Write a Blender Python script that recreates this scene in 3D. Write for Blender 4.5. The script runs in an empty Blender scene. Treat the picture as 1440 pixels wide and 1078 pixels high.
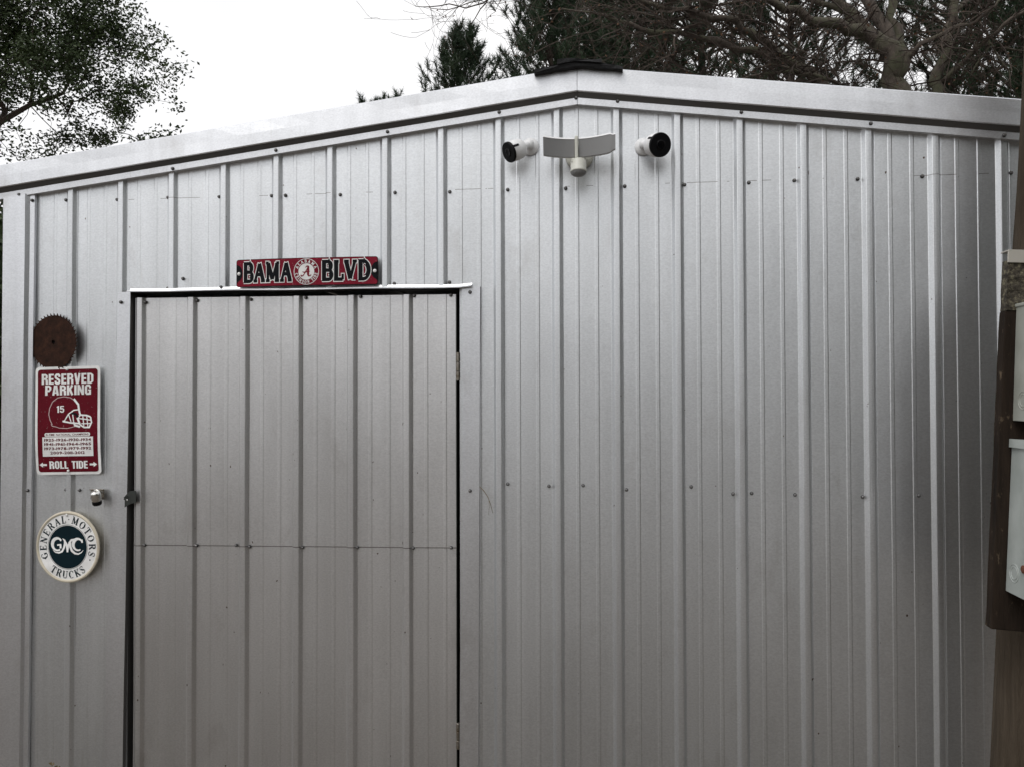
import bpy, bmesh, math, random
import numpy as np
from mathutils import Vector, Matrix
R = math.radians
rnd = random.Random(7)
S = bpy.context.scene
COL = S.collection

# ------------------------------------------------------------------ camera
EYE = 1.62                                   # eye height above the ground
F, CX, CY = 1070.0, 2.277, -2.936
YAW, PITCH, ROLL = -0.13495, 0.0161, -0.002676
sy, cy = math.sin(YAW), math.cos(YAW); sp, cp = math.sin(PITCH), math.cos(PITCH)
fw = Vector((sy*cp, cy*cp, sp)); r0 = Vector((cy, -sy, 0)); u0 = r0.cross(fw)
rt = math.cos(ROLL)*r0 + math.sin(ROLL)*u0; up = -math.sin(ROLL)*r0 + math.cos(ROLL)*u0
cam = bpy.data.cameras.new('camera'); camo = bpy.data.objects.new('camera', cam); COL.objects.link(camo)
cam.sensor_width = 36; cam.lens = F/1440*36; cam.clip_start = .05; cam.clip_end = 600
m = Matrix((( rt.x, up.x, -fw.x), (rt.y, up.y, -fw.y), (rt.z, up.z, -fw.z)))
camo.matrix_world = Matrix.Translation((CX, CY, EYE)) @ m.to_4x4()
S.camera = camo

def W(px, py, Y=0.0):
    """point of the photograph on the plane at depth Y -> place in the world"""
    d = fw + rt*((px-720)/F) - up*((py-539)/F)
    t = (Y-CY)/d.y
    return Vector((CX+t*d.x, Y, EYE+t*d.z))

# ------------------------------------------------------------------ world, sun, exposure
w = bpy.data.worlds.new('World'); S.world = w; w.use_nodes = True
nt = w.node_tree; nt.nodes.clear()
out = nt.nodes.new('ShaderNodeOutputWorld'); bg = nt.nodes.new('ShaderNodeBackground')
sky = nt.nodes.new('ShaderNodeTexSky'); sky.sky_type = 'NISHITA'; sky.sun_disc = False
SUN_EL, SUN_AZ = R(52), R(215)               # azimuth clockwise from +Y: behind the viewer, to the left
sky.sun_elevation = SUN_EL; sky.sun_rotation = SUN_AZ; sky.dust_density = 4.0; sky.air_density = 1.0
hs = nt.nodes.new('ShaderNodeHueSaturation'); hs.inputs['Saturation'].default_value = .12
# overcast: cloud deck evens the clear sky out to a nearly uniform pale sheet
tc = nt.nodes.new('ShaderNodeTexCoord'); nz = nt.nodes.new('ShaderNodeTexNoise')
nz.inputs['Scale'].default_value = 1.7; nz.inputs['Detail'].default_value = 4
rp = nt.nodes.new('ShaderNodeValToRGB')
rp.color_ramp.elements[0].position = .3; rp.color_ramp.elements[0].color = (8.3, 8.5, 8.85, 1)
rp.color_ramp.elements[1].position = .7; rp.color_ramp.elements[1].color = (11.8, 11.7, 11.7, 1)
mx = nt.nodes.new('ShaderNodeMix'); mx.data_type = 'RGBA'; mx.inputs['Factor'].default_value = .85
nt.links.new(sky.outputs[0], hs.inputs['Color']); nt.links.new(tc.outputs['Generated'], nz.inputs['Vector'])
nt.links.new(nz.outputs['Fac'], rp.inputs['Fac'])
nt.links.new(hs.outputs['Color'], mx.inputs['A']); nt.links.new(rp.outputs['Color'], mx.inputs['B'])
nt.links.new(mx.outputs['Result'], bg.inputs['Color']); bg.inputs['Strength'].default_value = .1
nt.links.new(bg.outputs[0], out.inputs[0])
sl = bpy.data.lights.new('sun', 'SUN'); sl.energy = .9; sl.angle = R(28); sl.color = (1, .97, .93)
so = bpy.data.objects.new('sun', sl); COL.objects.link(so)
sd = Vector((math.sin(SUN_AZ)*math.cos(SUN_EL), math.cos(SUN_AZ)*math.cos(SUN_EL), math.sin(SUN_EL)))
so.rotation_euler = (-sd).to_track_quat('-Z', 'Y').to_euler()
vs = S.view_settings; vs.view_transform = 'Standard'; vs.look = 'None'; vs.gamma = 1; vs.exposure = 0.14
vs.use_curve_mapping = False
S.render.engine = 'CYCLES'

# ------------------------------------------------------------------ materials
class NM:
    def __init__(s, name, base=(.5,.5,.5), rough=.5, metal=0.0, spec=.5):
        s.m = bpy.data.materials.new(name); s.m.use_nodes = True; s.t = s.m.node_tree
        s.b = s.t.nodes['Principled BSDF']
        s.b.inputs['Base Color'].default_value = (*base, 1); s.b.inputs['Roughness'].default_value = rough
        s.b.inputs['Metallic'].default_value = metal; s.b.inputs['Specular IOR Level'].default_value = spec
        s.pos = None
    def n(s, typ, **kw):
        x = s.t.nodes.new(typ)
        for k, v in kw.items():
            if k in x.inputs: x.inputs[k].default_value = v
            else: setattr(x, k, v)
        return x
    def l(s, a, b): s.t.links.new(a, b)
    def P(s, scale=(1,1,1), obj=False):
        c = s.n('ShaderNodeTexCoord') if obj else s.n('ShaderNodeNewGeometry')
        mp = s.n('ShaderNodeMapping'); mp.inputs['Scale'].default_value = scale
        s.l(c.outputs['Object' if obj else 'Position'], mp.inputs['Vector']); return mp.outputs[0]
    def noise(s, scale, vec=None, detail=3, rough=.55):
        x = s.n('ShaderNodeTexNoise'); x.inputs['Scale'].default_value = scale
        x.inputs['Detail'].default_value = detail; x.inputs['Roughness'].default_value = rough
        s.l(vec if vec else s.P(), x.inputs['Vector']); return x.outputs['Fac']
    def ramp(s, fac, stops):
        r = s.n('ShaderNodeValToRGB'); e = r.color_ramp.elements
        while len(e) < len(stops): e.new(.5)
        for i, (p, c) in enumerate(stops):
            e[i].position = p; e[i].color = (*c, 1) if len(c) == 3 else c
        s.l(fac, r.inputs['Fac']); return r.outputs['Color']
    def mix(s, fac, a, b, mode='MIX'):
        x = s.n('ShaderNodeMix', data_type='RGBA', blend_type=mode)
        for v, k in ((fac, 'Factor'), (a, 'A'), (b, 'B')):
            if isinstance(v, (int, float)): x.inputs[k].default_value = v if k == 'Factor' else (v, v, v, 1)
            elif isinstance(v, tuple): x.inputs[k].default_value = (*v, 1)
            else: s.l(v, x.inputs[k])
        return x.outputs['Result']
    def math(s, op, a, b=None, c=None):
        x = s.n('ShaderNodeMath', operation=op)
        for i, v in enumerate((a, b, c)):
            if v is None: continue
            if isinstance(v, (int, float)): x.inputs[i].default_value = v
            else: s.l(v, x.inputs[i])
        return x.outputs[0]
    def color(s, c): s.l(c, s.b.inputs['Base Color'])
    def rough(s, c): s.l(c, s.b.inputs['Roughness'])
    def bump(s, h, strength=.3, dist=.01):
        x = s.n('ShaderNodeBump'); x.inputs['Strength'].default_value = strength; x.inputs['Distance'].default_value = dist
        s.l(h, x.inputs['Height']); s.l(x.outputs[0], s.b.inputs['Normal'])

def sheet_metal(name, base, rough, lines=(), specks=.0, bumpamt=1.0):
    M = NM(name, base, rough, .97)
    big = M.noise(1.1, M.P((1, 1, .45)), 4)
    streak = M.noise(14, M.P((1, 1, .04)), 3)
    fine = M.noise(190, M.P((.6, 1, 1)), 3, .6)
    c = M.ramp(big, [(.25, tuple(v*.9 for v in base)), (.75, tuple(min(1, v*1.06) for v in base))])
    c = M.mix(.5, c, M.ramp(streak, [(.3, (.84, .84, .835)), (.7, (1.05, 1.05, 1.05))]), 'MULTIPLY')
    c = M.mix(.65, c, M.ramp(fine, [(.32, (.87, .87, .87)), (.68, (1.1, 1.1, 1.1))]), 'MULTIPLY')
    run = M.noise(26, M.P((1, 1, .10)), 5, .7)
    c = M.mix(M.ramp(run, [(.60, (0,0,0)), (.78, (.30,.30,.30))]), c, (.50, .48, .45))
    sc = M.noise(42, M.P((.25, 1, 1.0)), 4, .75)
    c = M.mix(M.ramp(sc, [(.66, (0,0,0)), (.74, (.35,.35,.35))]), c, (.93, .93, .94))
    # grime collected in smudges
    sm = M.noise(5, M.P((1, 1, .5)), 5, .65)
    c = M.mix(M.ramp(sm, [(.58, (0,0,0)), (.75, (.35,.35,.35))]), c, (.42, .40, .38))
    if specks:
        v = M.noise(55, M.P((1, 1, .7)), 1)
        c = M.mix(M.ramp(v, [(.79-specks*.02, (0,0,0)), (.81, (1,1,1))]), c, (.10, .06, .04))
    g = M.n('ShaderNodeNewGeometry'); sx = M.n('ShaderNodeSeparateXYZ'); M.l(g.outputs['Position'], sx.inputs[0])
    for (z0, slope, half, thr, x0, x1) in lines:            # pencil / chalk marks along the screw rows
        lin = M.math('MULTIPLY_ADD', sx.outputs[0], slope, z0)
        d = M.math('ABSOLUTE', M.math('SUBTRACT', sx.outputs[2], lin))
        on = M.math('LESS_THAN', d, half)
        br = M.math('GREATER_THAN', M.noise(3.3, M.P((1, 0, 0)), 4, .7), thr)
        a = M.math('MULTIPLY', M.math('GREATER_THAN', sx.outputs[0], x0), M.math('LESS_THAN', sx.outputs[0], x1))
        f = M.math('MULTIPLY', M.math('MULTIPLY', on, br), M.math('MULTIPLY', a, .75))
        c = M.mix(f, c, (.12, .10, .09))
    M.color(c)
    M.rough(M.math('MULTIPLY_ADD', big, .12, rough-.06))
    h = M.math('ADD', M.math('MULTIPLY', M.noise(120, M.P((.7, 1, 1.05)), 2), .25), M.math('MULTIPLY', M.noise(3.2, M.P((1, 1, .6)), 2), 2.2))
    M.bump(h, .30*bumpamt, .004)
    return M.m

za = W(400, 275).z; zb = W(1297, 248)
sl_up = (zb.z-za)/(zb.x-W(400, 275).x)
m_wall = sheet_metal('wall_metal', (.765, .78, .795), .40,
                     [(za - sl_up*W(400,275).x + .002, sl_up, .0011, .53, -.3, 4.5)], .1)
zd0 = W(200, 766, -.005); zd1 = W(635, 770, -.005); sl_d = (zd1.z-zd0.z)/(zd1.x-zd0.x)
m_door = sheet_metal('door_metal', (.73, .725, .725), .39, [(zd0.z - sl_d*zd0.x, sl_d, .0019, .42, .2, 1.7)], 1.0)
m_trim = sheet_metal('trim_metal', (.80, .81, .835), .38, (), .0, .35)
m_rake = sheet_metal('rake_metal', (.83, .84, .865), .45, (), .0, .35)
m_under = NM('trim_shade_grey', (.10, .095, .09), .6, .3).m  # shade under the rake trim and on the jamb returns, put into the colour
M = NM('screw_metal', (.16, .155, .15), .45, .7); m_screw = M.m
M = NM('screw_bright', (.26, .255, .25), .35, .9); m_screw2 = M.m
M = NM('washer_rubber', (.03, .03, .03), .7); m_rubber = M.m
M = NM('dark_wood', (.03, .028, .025), .9); M.bump(M.noise(30), .3); m_dark = M.m
M = NM('black_foam', (.012, .012, .013), .85); M.bump(M.noise(90), .6, .006); m_foam = M.m
M = NM('old_steel', (.30, .28, .25), .45, .9)
M.color(M.ramp(M.noise(60), [(.35, (.34,.32,.29)), (.62, (.2,.17,.13)), (.8, (.12,.07,.04))])); m_steel = M.m
M = NM('blackened_steel', (.07, .075, .07), .5, .8); M.bump(M.noise(120), .3, .002); m_bsteel = M.m
M = NM('chrome', (.80, .79, .76), .16, 1.0); m_chrome = M.m
M = NM('black_plastic', (.006, .006, .007), .5, 0, .15); m_bplastic = M.m
M = NM('lens_glass', (.004, .004, .005), .2, 0, .3); m_lens = M.m
M = NM('white_plastic', (.78, .78, .77), .35); M.color(M.ramp(M.noise(9), [(.3, (.80,.80,.80)), (.7, (.86,.86,.87))])); m_white = M.m
M = NM('yellowed_plastic', (.60, .60, .53), .4); M.color(M.ramp(M.noise(25), [(.3, (.52,.52,.45)), (.7, (.68,.68,.62))])); m_yel = M.m
M = NM('led_diffuser', (.27, .27, .27), .35, 0, .4); m_led = M.m
def sign_paint(name, c, rough=.32, wear=.0, wc=(.6,.6,.58), spec=.10):
    M = NM(name, c, rough, 0, spec)
    col = M.ramp(M.noise(16, None, 4), [(.3, tuple(v*.82 for v in c)), (.7, tuple(min(1, v*1.1) for v in c))])
    if wear: col = M.mix(M.ramp(M.noise(120, None, 4, .7), [(.66-.02*wear, (0,0,0)), (.74, (.6,.6,.6))]), col, wc)
    M.color(col); M.bump(M.noise(25), .08, .004); return M.m
m_red = sign_paint('crimson_paint', (.12, .004, .012), .55, 1)
m_red2 = sign_paint('bright_crimson_paint', (.21, .010, .026), .55, 1)
m_swhite = sign_paint('sign_white', (.88, .875, .86), .4, .5, (.4,.35,.3))
m_pink = sign_paint('thin_white_line', (.55, .40, .40), .4)
m_sblack = sign_paint('sign_black', (.006, .007, .009), .6, .5, (.2,.05,.05))
m_navy = sign_paint('sign_dark_blue', (.004, .016, .022), .45)
m_cream = sign_paint('cream_rim', (.66, .60, .48), .45, 1, (.25,.15,.08))
M = NM('rusted_saw_steel', (.06, .03, .02), .85, 0, .15)
M.color(M.ramp(M.noise(35, None, 5, .65), [(.3, (.016,.008,.005)), (.5, (.032,.014,.009)), (.75, (.058,.025,.014))]))
M.bump(M.noise(140, None, 4), .5, .002); m_rust = M.m
M = NM('weathered_pole_wood', (.16, .13, .10), .9, 0, .15)
g = M.noise(45, M.P((1, 1, .045)), 6, .75)
M.color(M.mix(.55, M.ramp(g, [(.28, (.025,.018,.012)), (.5, (.085,.066,.048)), (.75, (.17,.138,.105))]), M.ramp(M.noise(2.2), [(.3, (.055,.039,.025)), (.7, (.11,.088,.064))])))
M.bump(g, 1.0, .02); m_pole = M.m
M = NM('brown_board_paint', (.022, .016, .012), .85, 0, .12)
g = M.noise(24, M.P((1, 1, .12)), 5, .7)
M.color(M.mix(M.ramp(M.noise(38, M.P((1,1,.45)), 5, .7), [(.60, (0,0,0)), (.70, (.8,.8,.8))]), M.ramp(g, [(.3, (.012,.009,.007)), (.7, (.035,.024,.017))]), (.16, .12, .08)))
M.bump(g, .7, .008); m_board = M.m
M = NM('lichen_covered_wood', (.08, .07, .05), .95)
M.color(M.ramp(M.noise(70, None, 5, .7), [(.35, (.018,.014,.010)), (.52, (.06,.05,.035)), (.68, (.22,.20,.13))]))
M.bump(M.noise(80, None, 5), 1.0, .01); m_lichen = M.m
M = NM('box_grey_paint', (.42, .45, .42), .42)
M.color(M.ramp(M.noise(7, None, 5), [(.3, (.30,.33,.31)), (.55, (.40,.43,.41)), (.8, (.50,.53,.51))])); M.bump(M.noise(60), .1, .002); m_box = M.m
M = NM('box_grey_paint_warm', (.36, .37, .33), .5)
M.color(M.ramp(M.noise(9, None, 5), [(.3, (.30,.31,.27)), (.7, (.42,.43,.39))])); m_box2 = M.m
M = NM('galvanised_strap', (.55, .52, .46), .5, .6); m_strap = M.m
M = NM('rusty_spot', (.12, .04, .02), .8); m_rspot = M.m
def leafmat(name, a, b, c, trans=.12):
    M = NM(name, b, .55, 0, .3)
    M.color(M.ramp(M.noise(1.3, None, 5, .7), [(.3, a), (.5, b), (.72, c)]))
    M.b.inputs['Transmission Weight'].default_value = 0
    return M.m
m_oak = leafmat('oak_leaf', (.018,.030,.010), (.032,.050,.015), (.055,.078,.024))
m_pine = leafmat('pine_needles', (.012,.026,.012), (.022,.042,.018), (.040,.062,.026))
m_pineb = leafmat('browned_pine_needles', (.040,.026,.016), (.060,.038,.022), (.075,.060,.032))
M = NM('grey_bark', (.12, .10, .08), .95)
g = M.noise(18, M.P((1, 1, .35)), 5, .7)
M.color(M.mix(M.ramp(M.noise(3.5, None, 4), [(.45, (0,0,0)), (.62, (.8,.8,.8))]), M.ramp(g, [(.3, (.035,.027,.021)), (.7, (.115,.092,.074))]), (.08, .083, .048)))
M.bump(g, .9, .03); m_bark = M.m
M = NM('dark_twig', (.035, .026, .020), .9)
M.color(M.ramp(M.noise(3, None, 4), [(.3, (.022,.015,.011)), (.7, (.065,.046,.034))])); m_twig = M.m
M = NM('dead_leaf', (.12, .06, .03), .8); m_dead = M.m
M = NM('dry_weed', (.16, .12, .06), .8); m_weed = M.m
M = NM('leaf_litter_ground', (.12, .09, .06), .95)
g = M.noise(9, None, 6, .75)
M.color(M.mix(M.ramp(M.noise(.5, None, 4), [(.42, (0,0,0)), (.6, (1,1,1))]), M.ramp(g, [(.3, (.06,.048,.038)), (.5, (.13,.108,.09)), (.75, (.20,.172,.145))]), M.ramp(g, [(.3, (.05,.042,.032)), (.7, (.14,.118,.095))])))
M.bump(g, .8, .05); m_ground = M.m

# ------------------------------------------------------------------ mesh helpers
def tag(o, label=None, cat=None, group=None, kind=None):
    if label: o['label'] = label
    if cat: o['category'] = cat
    if group: o['group'] = group
    if kind: o['kind'] = kind
    return o
def empty(name, loc, label, cat, group=None):
    o = bpy.data.objects.new(name, None); COL.objects.link(o); o.location = loc; o.empty_display_size = .1
    bpy.context.view_layer.update()
    return tag(o, label, cat, group)
def link(name, me, parent=None, smooth=False):
    o = bpy.data.objects.new(name, me); COL.objects.link(o)
    if parent:
        o.parent = parent
        pw = parent.matrix_basis.copy()
        q = parent.parent
        while q: pw = q.matrix_basis @ (parent.matrix_parent_inverse @ pw) if q is parent.parent else q.matrix_basis @ pw; q = q.parent
        o.matrix_parent_inverse = pw.inverted()
    return o
def from_bm(name, bm, mats, parent=None, smooth=False):
    me = bpy.data.meshes.new(name)
    bm.normal_update(); bm.to_mesh(me); bm.free()
    for x in (mats if isinstance(mats, (list, tuple)) else [mats]): me.materials.append(x)
    if smooth:
        for p in me.polygons: p.use_smooth = True
    return link(name, me, parent)
def from_py(name, V, Fc, mats, parent=None, smooth=False, mi=None):
    me = bpy.data.meshes.new(name); me.from_pydata([tuple(v) for v in V], [], Fc); me.update()
    for x in (mats if isinstance(mats, (list, tuple)) else [mats]): me.materials.append(x)
    if mi: me.polygons.foreach_set('material_index', mi)
    if smooth:
        for p in me.polygons: p.use_smooth = True
    return link(name, me, parent)
def box(bm, lo, hi, M4=None, mi=0, bevel=0):
    vs = [bm.verts.new((x, y, z)) for z in (lo[2], hi[2]) for y in (lo[1], hi[1]) for x in (lo[0], hi[0])]
    fs = [bm.faces.new([vs[i] for i in q]) for q in ((0,2,3,1), (4,5,7,6), (0,1,5,4), (2,6,7,3), (0,4,6,2), (1,3,7,5))]
    for f in fs: f.material_index = mi
    if bevel:
        r = bmesh.ops.bevel(bm, geom=list({e for f in fs for e in f.edges}), offset=bevel, segments=2, affect='EDGES', profile=.5)
        vs = list({v for f in r['faces'] for v in f.verts} | {v for v in vs if v.is_valid})
        for f in r['faces']: f.material_index = mi
    if M4: bmesh.ops.transform(bm, matrix=M4, verts=vs)
    return vs
def prism(bm, pts, y0, y1, mi=0, M4=None):
    """outline in the x/z plane given depth along y (y0 is the front)"""
    a = [bm.verts.new((p[0], y0, p[1])) for p in pts]; b = [bm.verts.new((p[0], y1, p[1])) for p in pts]
    n = len(pts); fs = [bm.faces.new(a), bm.faces.new(b[::-1])]
    for i in range(n): fs.append(bm.faces.new((a[i], b[i], b[(i+1) % n], a[(i+1) % n])))
    for f in fs: f.material_index = mi
    if M4: bmesh.ops.transform(bm, matrix=M4, verts=a+b)
    return a+b
def lathe(bm, prof, n=24, M4=None, mi=0, cap=True):
    """profile (radius, along) about local z"""
    rings = []
    for (r, z) in prof: rings.append([bm.verts.new((r*math.cos(2*math.pi*i/n), r*math.sin(2*math.pi*i/n), z)) for i in range(n)])
    fs = []
    for a, b in zip(rings, rings[1:]):
        for i in range(n): fs.append(bm.faces.new((a[i], a[(i+1) % n], b[(i+1) % n], b[i])))
    if cap: fs.append(bm.faces.new(rings[0][::-1])); fs.append(bm.faces.new(rings[-1]))
    for f in fs: f.material_index = mi
    vs = [v for r in rings for v in r]
    if M4: bmesh.ops.transform(bm, matrix=M4, verts=vs)
    return vs
def tube(bm, pts, rad, n=6, mi=0):
    prev = None; allv = []
    for i, p in enumerate(pts):
        p = Vector(p); d = (Vector(pts[min(i+1, len(pts)-1)]) - Vector(pts[max(i-1, 0)])).normalized()
        a = d.orthogonal().normalized() if prev is None else (prev - d*prev.dot(d)).normalized()
        prev = a; b = d.cross(a); r = rad[i] if isinstance(rad, (list, tuple)) else rad
        allv.append([bm.verts.new(p + r*(a*math.cos(2*math.pi*k/n) + b*math.sin(2*math.pi*k/n))) for k in range(n)])
    for A, B in zip(allv, allv[1:]):
        for k in range(n): f = bm.faces.new((A[k], A[(k+1) % n], B[(k+1) % n], B[k])); f.material_index = mi; f.smooth = True
    bm.faces.new(allv[0][::-1]).material_index = mi; bm.faces.new(allv[-1]).material_index = mi

# ------------------------------------------------------------------ ground
N = 40
V = []; Fc = []
for j in range(N+1):
    for i in range(N+1):
        x = (i/N*2-1); y = (j/N*2-1); x = math.copysign(abs(x)**2.2, x)*250+2; y = math.copysign(abs(y)**2.2, y)*250-1
        d = math.hypot(x-2, y-2); V.append((x, y, .0 if d < 7 else .08*math.sin(x*.3)*math.cos(y*.27)-.05))
for j in range(N):
    for i in range(N): a = j*(N+1)+i; Fc.append((a, a+1, a+N+2, a+N+1))
tag(from_py('ground', V, Fc, m_ground, smooth=True), kind='structure')

# ------------------------------------------------------------------ the shed
P = .2286
YF = -.048
XL, XA = W(2, 600).x + .002, W(811.5, 120, YF).x         # left corner, ridge
XR = 2*XA - XL
DEPTH = 6.5
shed = empty('metal_shed', (XA, 0, 0), 'silver ribbed sheet metal shed with a low gable roof and a single wide door', 'shed')
# slope lines of the rake trim, as measured left and right of the ridge
def rk(*q): return tuple((W(x, y, YF).x, W(x, y, YF).z-EYE) for x, y in q)
rkL = rk((0, 233), (750, 104.5)); rkR = rk((900, 98.5), (1433, 138))
def lin(a, b):
    k = (b[1]-a[1])/(b[0]-a[0]); return k, a[1]-k*a[0]
kL, cL = lin(*rkL); kR, cR = lin(*rkR)
ZT = EYE + .5*(kL*XA+cL + kR*XA+cR)                         # fascia top at the ridge
def ztop(x): return ZT + (x-XA)*(kL if x < XA else kR)
FH = W(811.5, 93, YF).z - W(811.5, 128.5, YF).z                                                   # height of the fascia
zfb = lambda x: ztop(x) - FH
f_ap = W(811.5, 147, -.03).z; FT = W(811.5, 137.5, -.031).z - f_ap; dfl = ztop(XA) - f_ap        # flange bottom below fascia top
wall_top = lambda x: ztop(x) - FH - .004

# door opening
DX0 = W(181, 700, 0).x; DX1 = W(647, 700).x
ZH = W(420, 406, -.03).z                                    # header line
def zhead(x):
    a, b = W(178, 409.5, -.03), W(663, 403, -.03); return a.z + (x-a.x)*(b.z-a.z)/(b.x-a.x)

RIB = [(-.0240, 0), (-.0215, -.0012), (-.0115, -.0130), (-.0090, -.0140), (-.0015, -.0143), (.0015, -.0143), (.0090, -.0140), (.0112, -.0130), (.0200, -.0010), (.0225, .0008), (.0240, 0)]
MIN = [(-.0082, 0), (-.0050, -.0012), (.0050, -.0012), (.0082, 0)]
def profile(x0, x1, origin=0.0):
    pts = []
    n0 = int(math.floor((x0-origin)/P))-1
    for n in range(n0, n0+int((x1-x0)/P)+4):
        c = origin + n*P
        pts += [(c+a, b) for a, b in RIB]
        for q in (.0765, .1515): pts += [(c+q+a, b) for a, b in MIN]
    def yat(x):
        for (a, ya), (b, yb) in zip(pts, pts[1:]):
            if a <= x <= b: return ya + (yb-ya)*(x-a)/(b-a) if b > a else ya
        return 0
    return [(x0, yat(x0))] + [p for p in pts if x0+1e-4 < p[0] < x1-1e-4] + [(x1, yat(x1))]
def wob(x, z, s):
    return .0011*math.sin(x*9.1+z*2.3+s)*math.sin(z*3.7+x*2.1+s*2) + .0003*math.sin(z*7+x*5+s)
def sheet(name, x0, x1, top, bottoms, mat, parent, origin=0.0, raise_=0.0, seed=0.0, breaks=(), nz=26, wamp=1.0):
    """ribbed sheet: profile extruded vertically; bottoms(x) gives where each strip ends"""
    pr = profile(x0, x1, origin)
    for b in breaks:
        if x0+.002 < b < x1-.002:
            yb = None
            for (a, ya), (c, yc) in zip(pr, pr[1:]):
                if a <= b <= c: yb = ya+(yc-ya)*(b-a)/max(c-a, 1e-6)
            pr = sorted(pr+[(b-.0001, yb), (b+.0001, yb)])
    V, Fc, idx = [], [], {}
    for (a, ya), (b, yb) in zip(pr, pr[1:]):
        if b-a < 3e-4 and any(abs(a-q) < 2e-4 for q in breaks): continue
        xm = (a+b)/2; zb = bottoms(xm)
        base = len(V)
        for k in range(nz+1):
            for (x, y) in ((a, ya), (b, yb)):
                zt = top(x); zbb = zb(x) if callable(zb) else zb
                z = zbb + (zt-zbb)*k/nz
                key = (round(x, 5), round(z, 4))
                if key not in idx:
                    yy = y - raise_ + wamp*wob(x, z, seed)
                    # small dent on a rib near the right
                    dx, dz = x-DENT[0], z-DENT[1]
                    yy += .007*math.exp(-(dx*dx/(.016**2)+dz*dz/(.012**2)))
                    idx[key] = len(V); V.append((x, yy, z))
        for k in range(nz):
            q = []
            for (x, kk) in ((a, k), (b, k), (b, k+1), (a, k+1)):
                zt = top(x); zbb = zb(x) if callable(zb) else zb
                q.append(idx[(round(x, 5), round(zbb + (zt-zbb)*kk/nz, 4))])
            Fc.append(tuple(q))
    return from_py(name, V, Fc, mat, parent)
DENT = (W(1221, 712, -.012).x, W(1221, 712, -.012).z)
def wall_bottom(x):
    if DX0 < x < DX1: return lambda q: zhead(q)+.004
    return .03
edges = [XL+.004] + [k*4*P-.029 for k in range(0, 20) if XL+.05 < k*4*P-.029 < XR-.05] + [XR-.004]
for i, (a, b) in enumerate(zip(edges, edges[1:])):
    e = b + (.055 if i < len(edges)-2 else 0)
    sheet('wall_sheet', a, e, lambda x: wall_top(x), wall_bottom, m_wall, shed, 0.0, .0011*(1 if i % 2 else 2.1), i*1.7, (DX0, DX1, XA))
# side and back walls, roof, floor slab
bm = bmesh.new()
zs = lambda x: ztop(x)-.03
prism(bm, [(XL+.02, .0), (XL+.02, zs(XL+.02)), (XA, zs(XA)), (XR-.02, zs(XR-.02)), (XR-.02, 0)], DEPTH, DEPTH+.02)
from_bm('back_wall', bm, m_wall, shed)
for x, s in ((XL+.004, 1), (XR-.004, -1)):
    V, Fc = [], []
    ys = np.arange(.012, DEPTH, P/2); 
    for j, y in enumerate(ys):
        o = .012 if j % 2 else 0
        for z in (0.02, zs(x)): V += [(x - s*o, y-.02, z), (x - s*o, y+.02, z)]
    for j in range(len(ys)):
        b = 4*j; Fc.append((b, b+1, b+3, b+2))
        if j < len(ys)-1: Fc.append((b+1, b+4, b+6, b+3))
    from_py('side_wall', V, Fc, m_wall, shed)
for x0, x1 in ((XL-.05, XA), (XA, XR+.05)):
    pr = profile(x0, x1); V, Fc = [], []
    for (x, y) in pr:
        for Y in (-.020, DEPTH+.1): V.append((x, Y, ztop(x)-.026-y))
    for j in range(len(pr)-1): Fc.append((2*j, 2*j+2, 2*j+3, 2*j+1))
    from_py('roof_panel', V, Fc, m_wall, shed)
bm = bmesh.new(); box(bm, (XL+.05, .12, .002), (XR-.05, DEPTH-.02, .06)); from_bm('floor_slab', bm, m_dark, shed)
# framing timber behind the sheets, seen dark through the door gaps
bm = bmesh.new()
box(bm, (DX0-.12, .03, .0), (DX0-.012, .12, ZH+.25)); box(bm, (DX1+.012, .03, .0), (DX1+.12, .12, ZH+.25))
box(bm, (DX0-.011, .03, ZH+.03), (DX1+.011, .12, ZH+.2))
from_bm('door_frame', bm, m_dark, shed)

# rake trim : fascia, underside and wall flange, one piece per slope
for side, (xa, xb) in ((0, (XL-.06, XA-.0008)), (1, (XA+.0008, XR+.06))):
    V, Fc, mi = [], [], []
    NS = 24
    for k in range(NS+1):
        x = xa + (xb-xa)*k/NS
        wv = .0013*math.sin(x*5.3+side) + .0008*math.sin(x*13)
        zt = ztop(x)
        fl = zt-dfl                                         # bottom of the wall flange
        for (y, z) in ((-.02, zt+.003), (YF+.004, zt+.001), (YF, zt-.003), (YF+wv, zt-FH*.5), (YF+wv*.6, zt-FH+.004), (YF+.002, zt-FH), (YF+.004, zt-FH-.0005),
                       (-.0310, fl+FT), (-.0312, fl+FT-.0005), (-.0300, fl+.001), (-.029, fl), (-.002, fl+.003)):
            V.append((x, y, z))
    n = 12
    for k in range(NS):
        for j in range(n-1):
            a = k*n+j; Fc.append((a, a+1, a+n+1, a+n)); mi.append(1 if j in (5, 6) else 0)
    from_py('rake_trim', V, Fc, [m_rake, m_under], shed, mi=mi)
# the left piece laps over the right at the ridge
# ridge closure, black
bm = bmesh.new()
def ridge_strip(xa, xb, zoff, th, ya, yb):
    xs = [xa, (xa+XA)/2, XA, (XA+xb)/2, xb]
    topv = [(x, ztop(x)+zoff+th + (.004*math.sin(x*40))) for x in xs]; bot = [(x, ztop(x)+zoff) for x in xs][::-1]
    prism(bm, topv+bot, ya, yb)
ridge_strip(W(750, 100, -.1).x, W(876, 97, -.1).x, -.012, .015, -.078, DEPTH+.1)
ridge_strip(W(783, 90, -.1).x, W(846, 90, -.1).x, .0035, .012, -.086, DEPTH+.12)
bmesh.ops.subdivide_edges(bm, edges=[e for e in bm.edges if e.calc_length() > .05 and e.calc_length() < 1], cuts=3)
for v in bm.verts:
    if v.co.y < 0: v.co.z += rnd.uniform(-.0018, .0018); v.co.y += rnd.uniform(-.004, .004)
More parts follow.
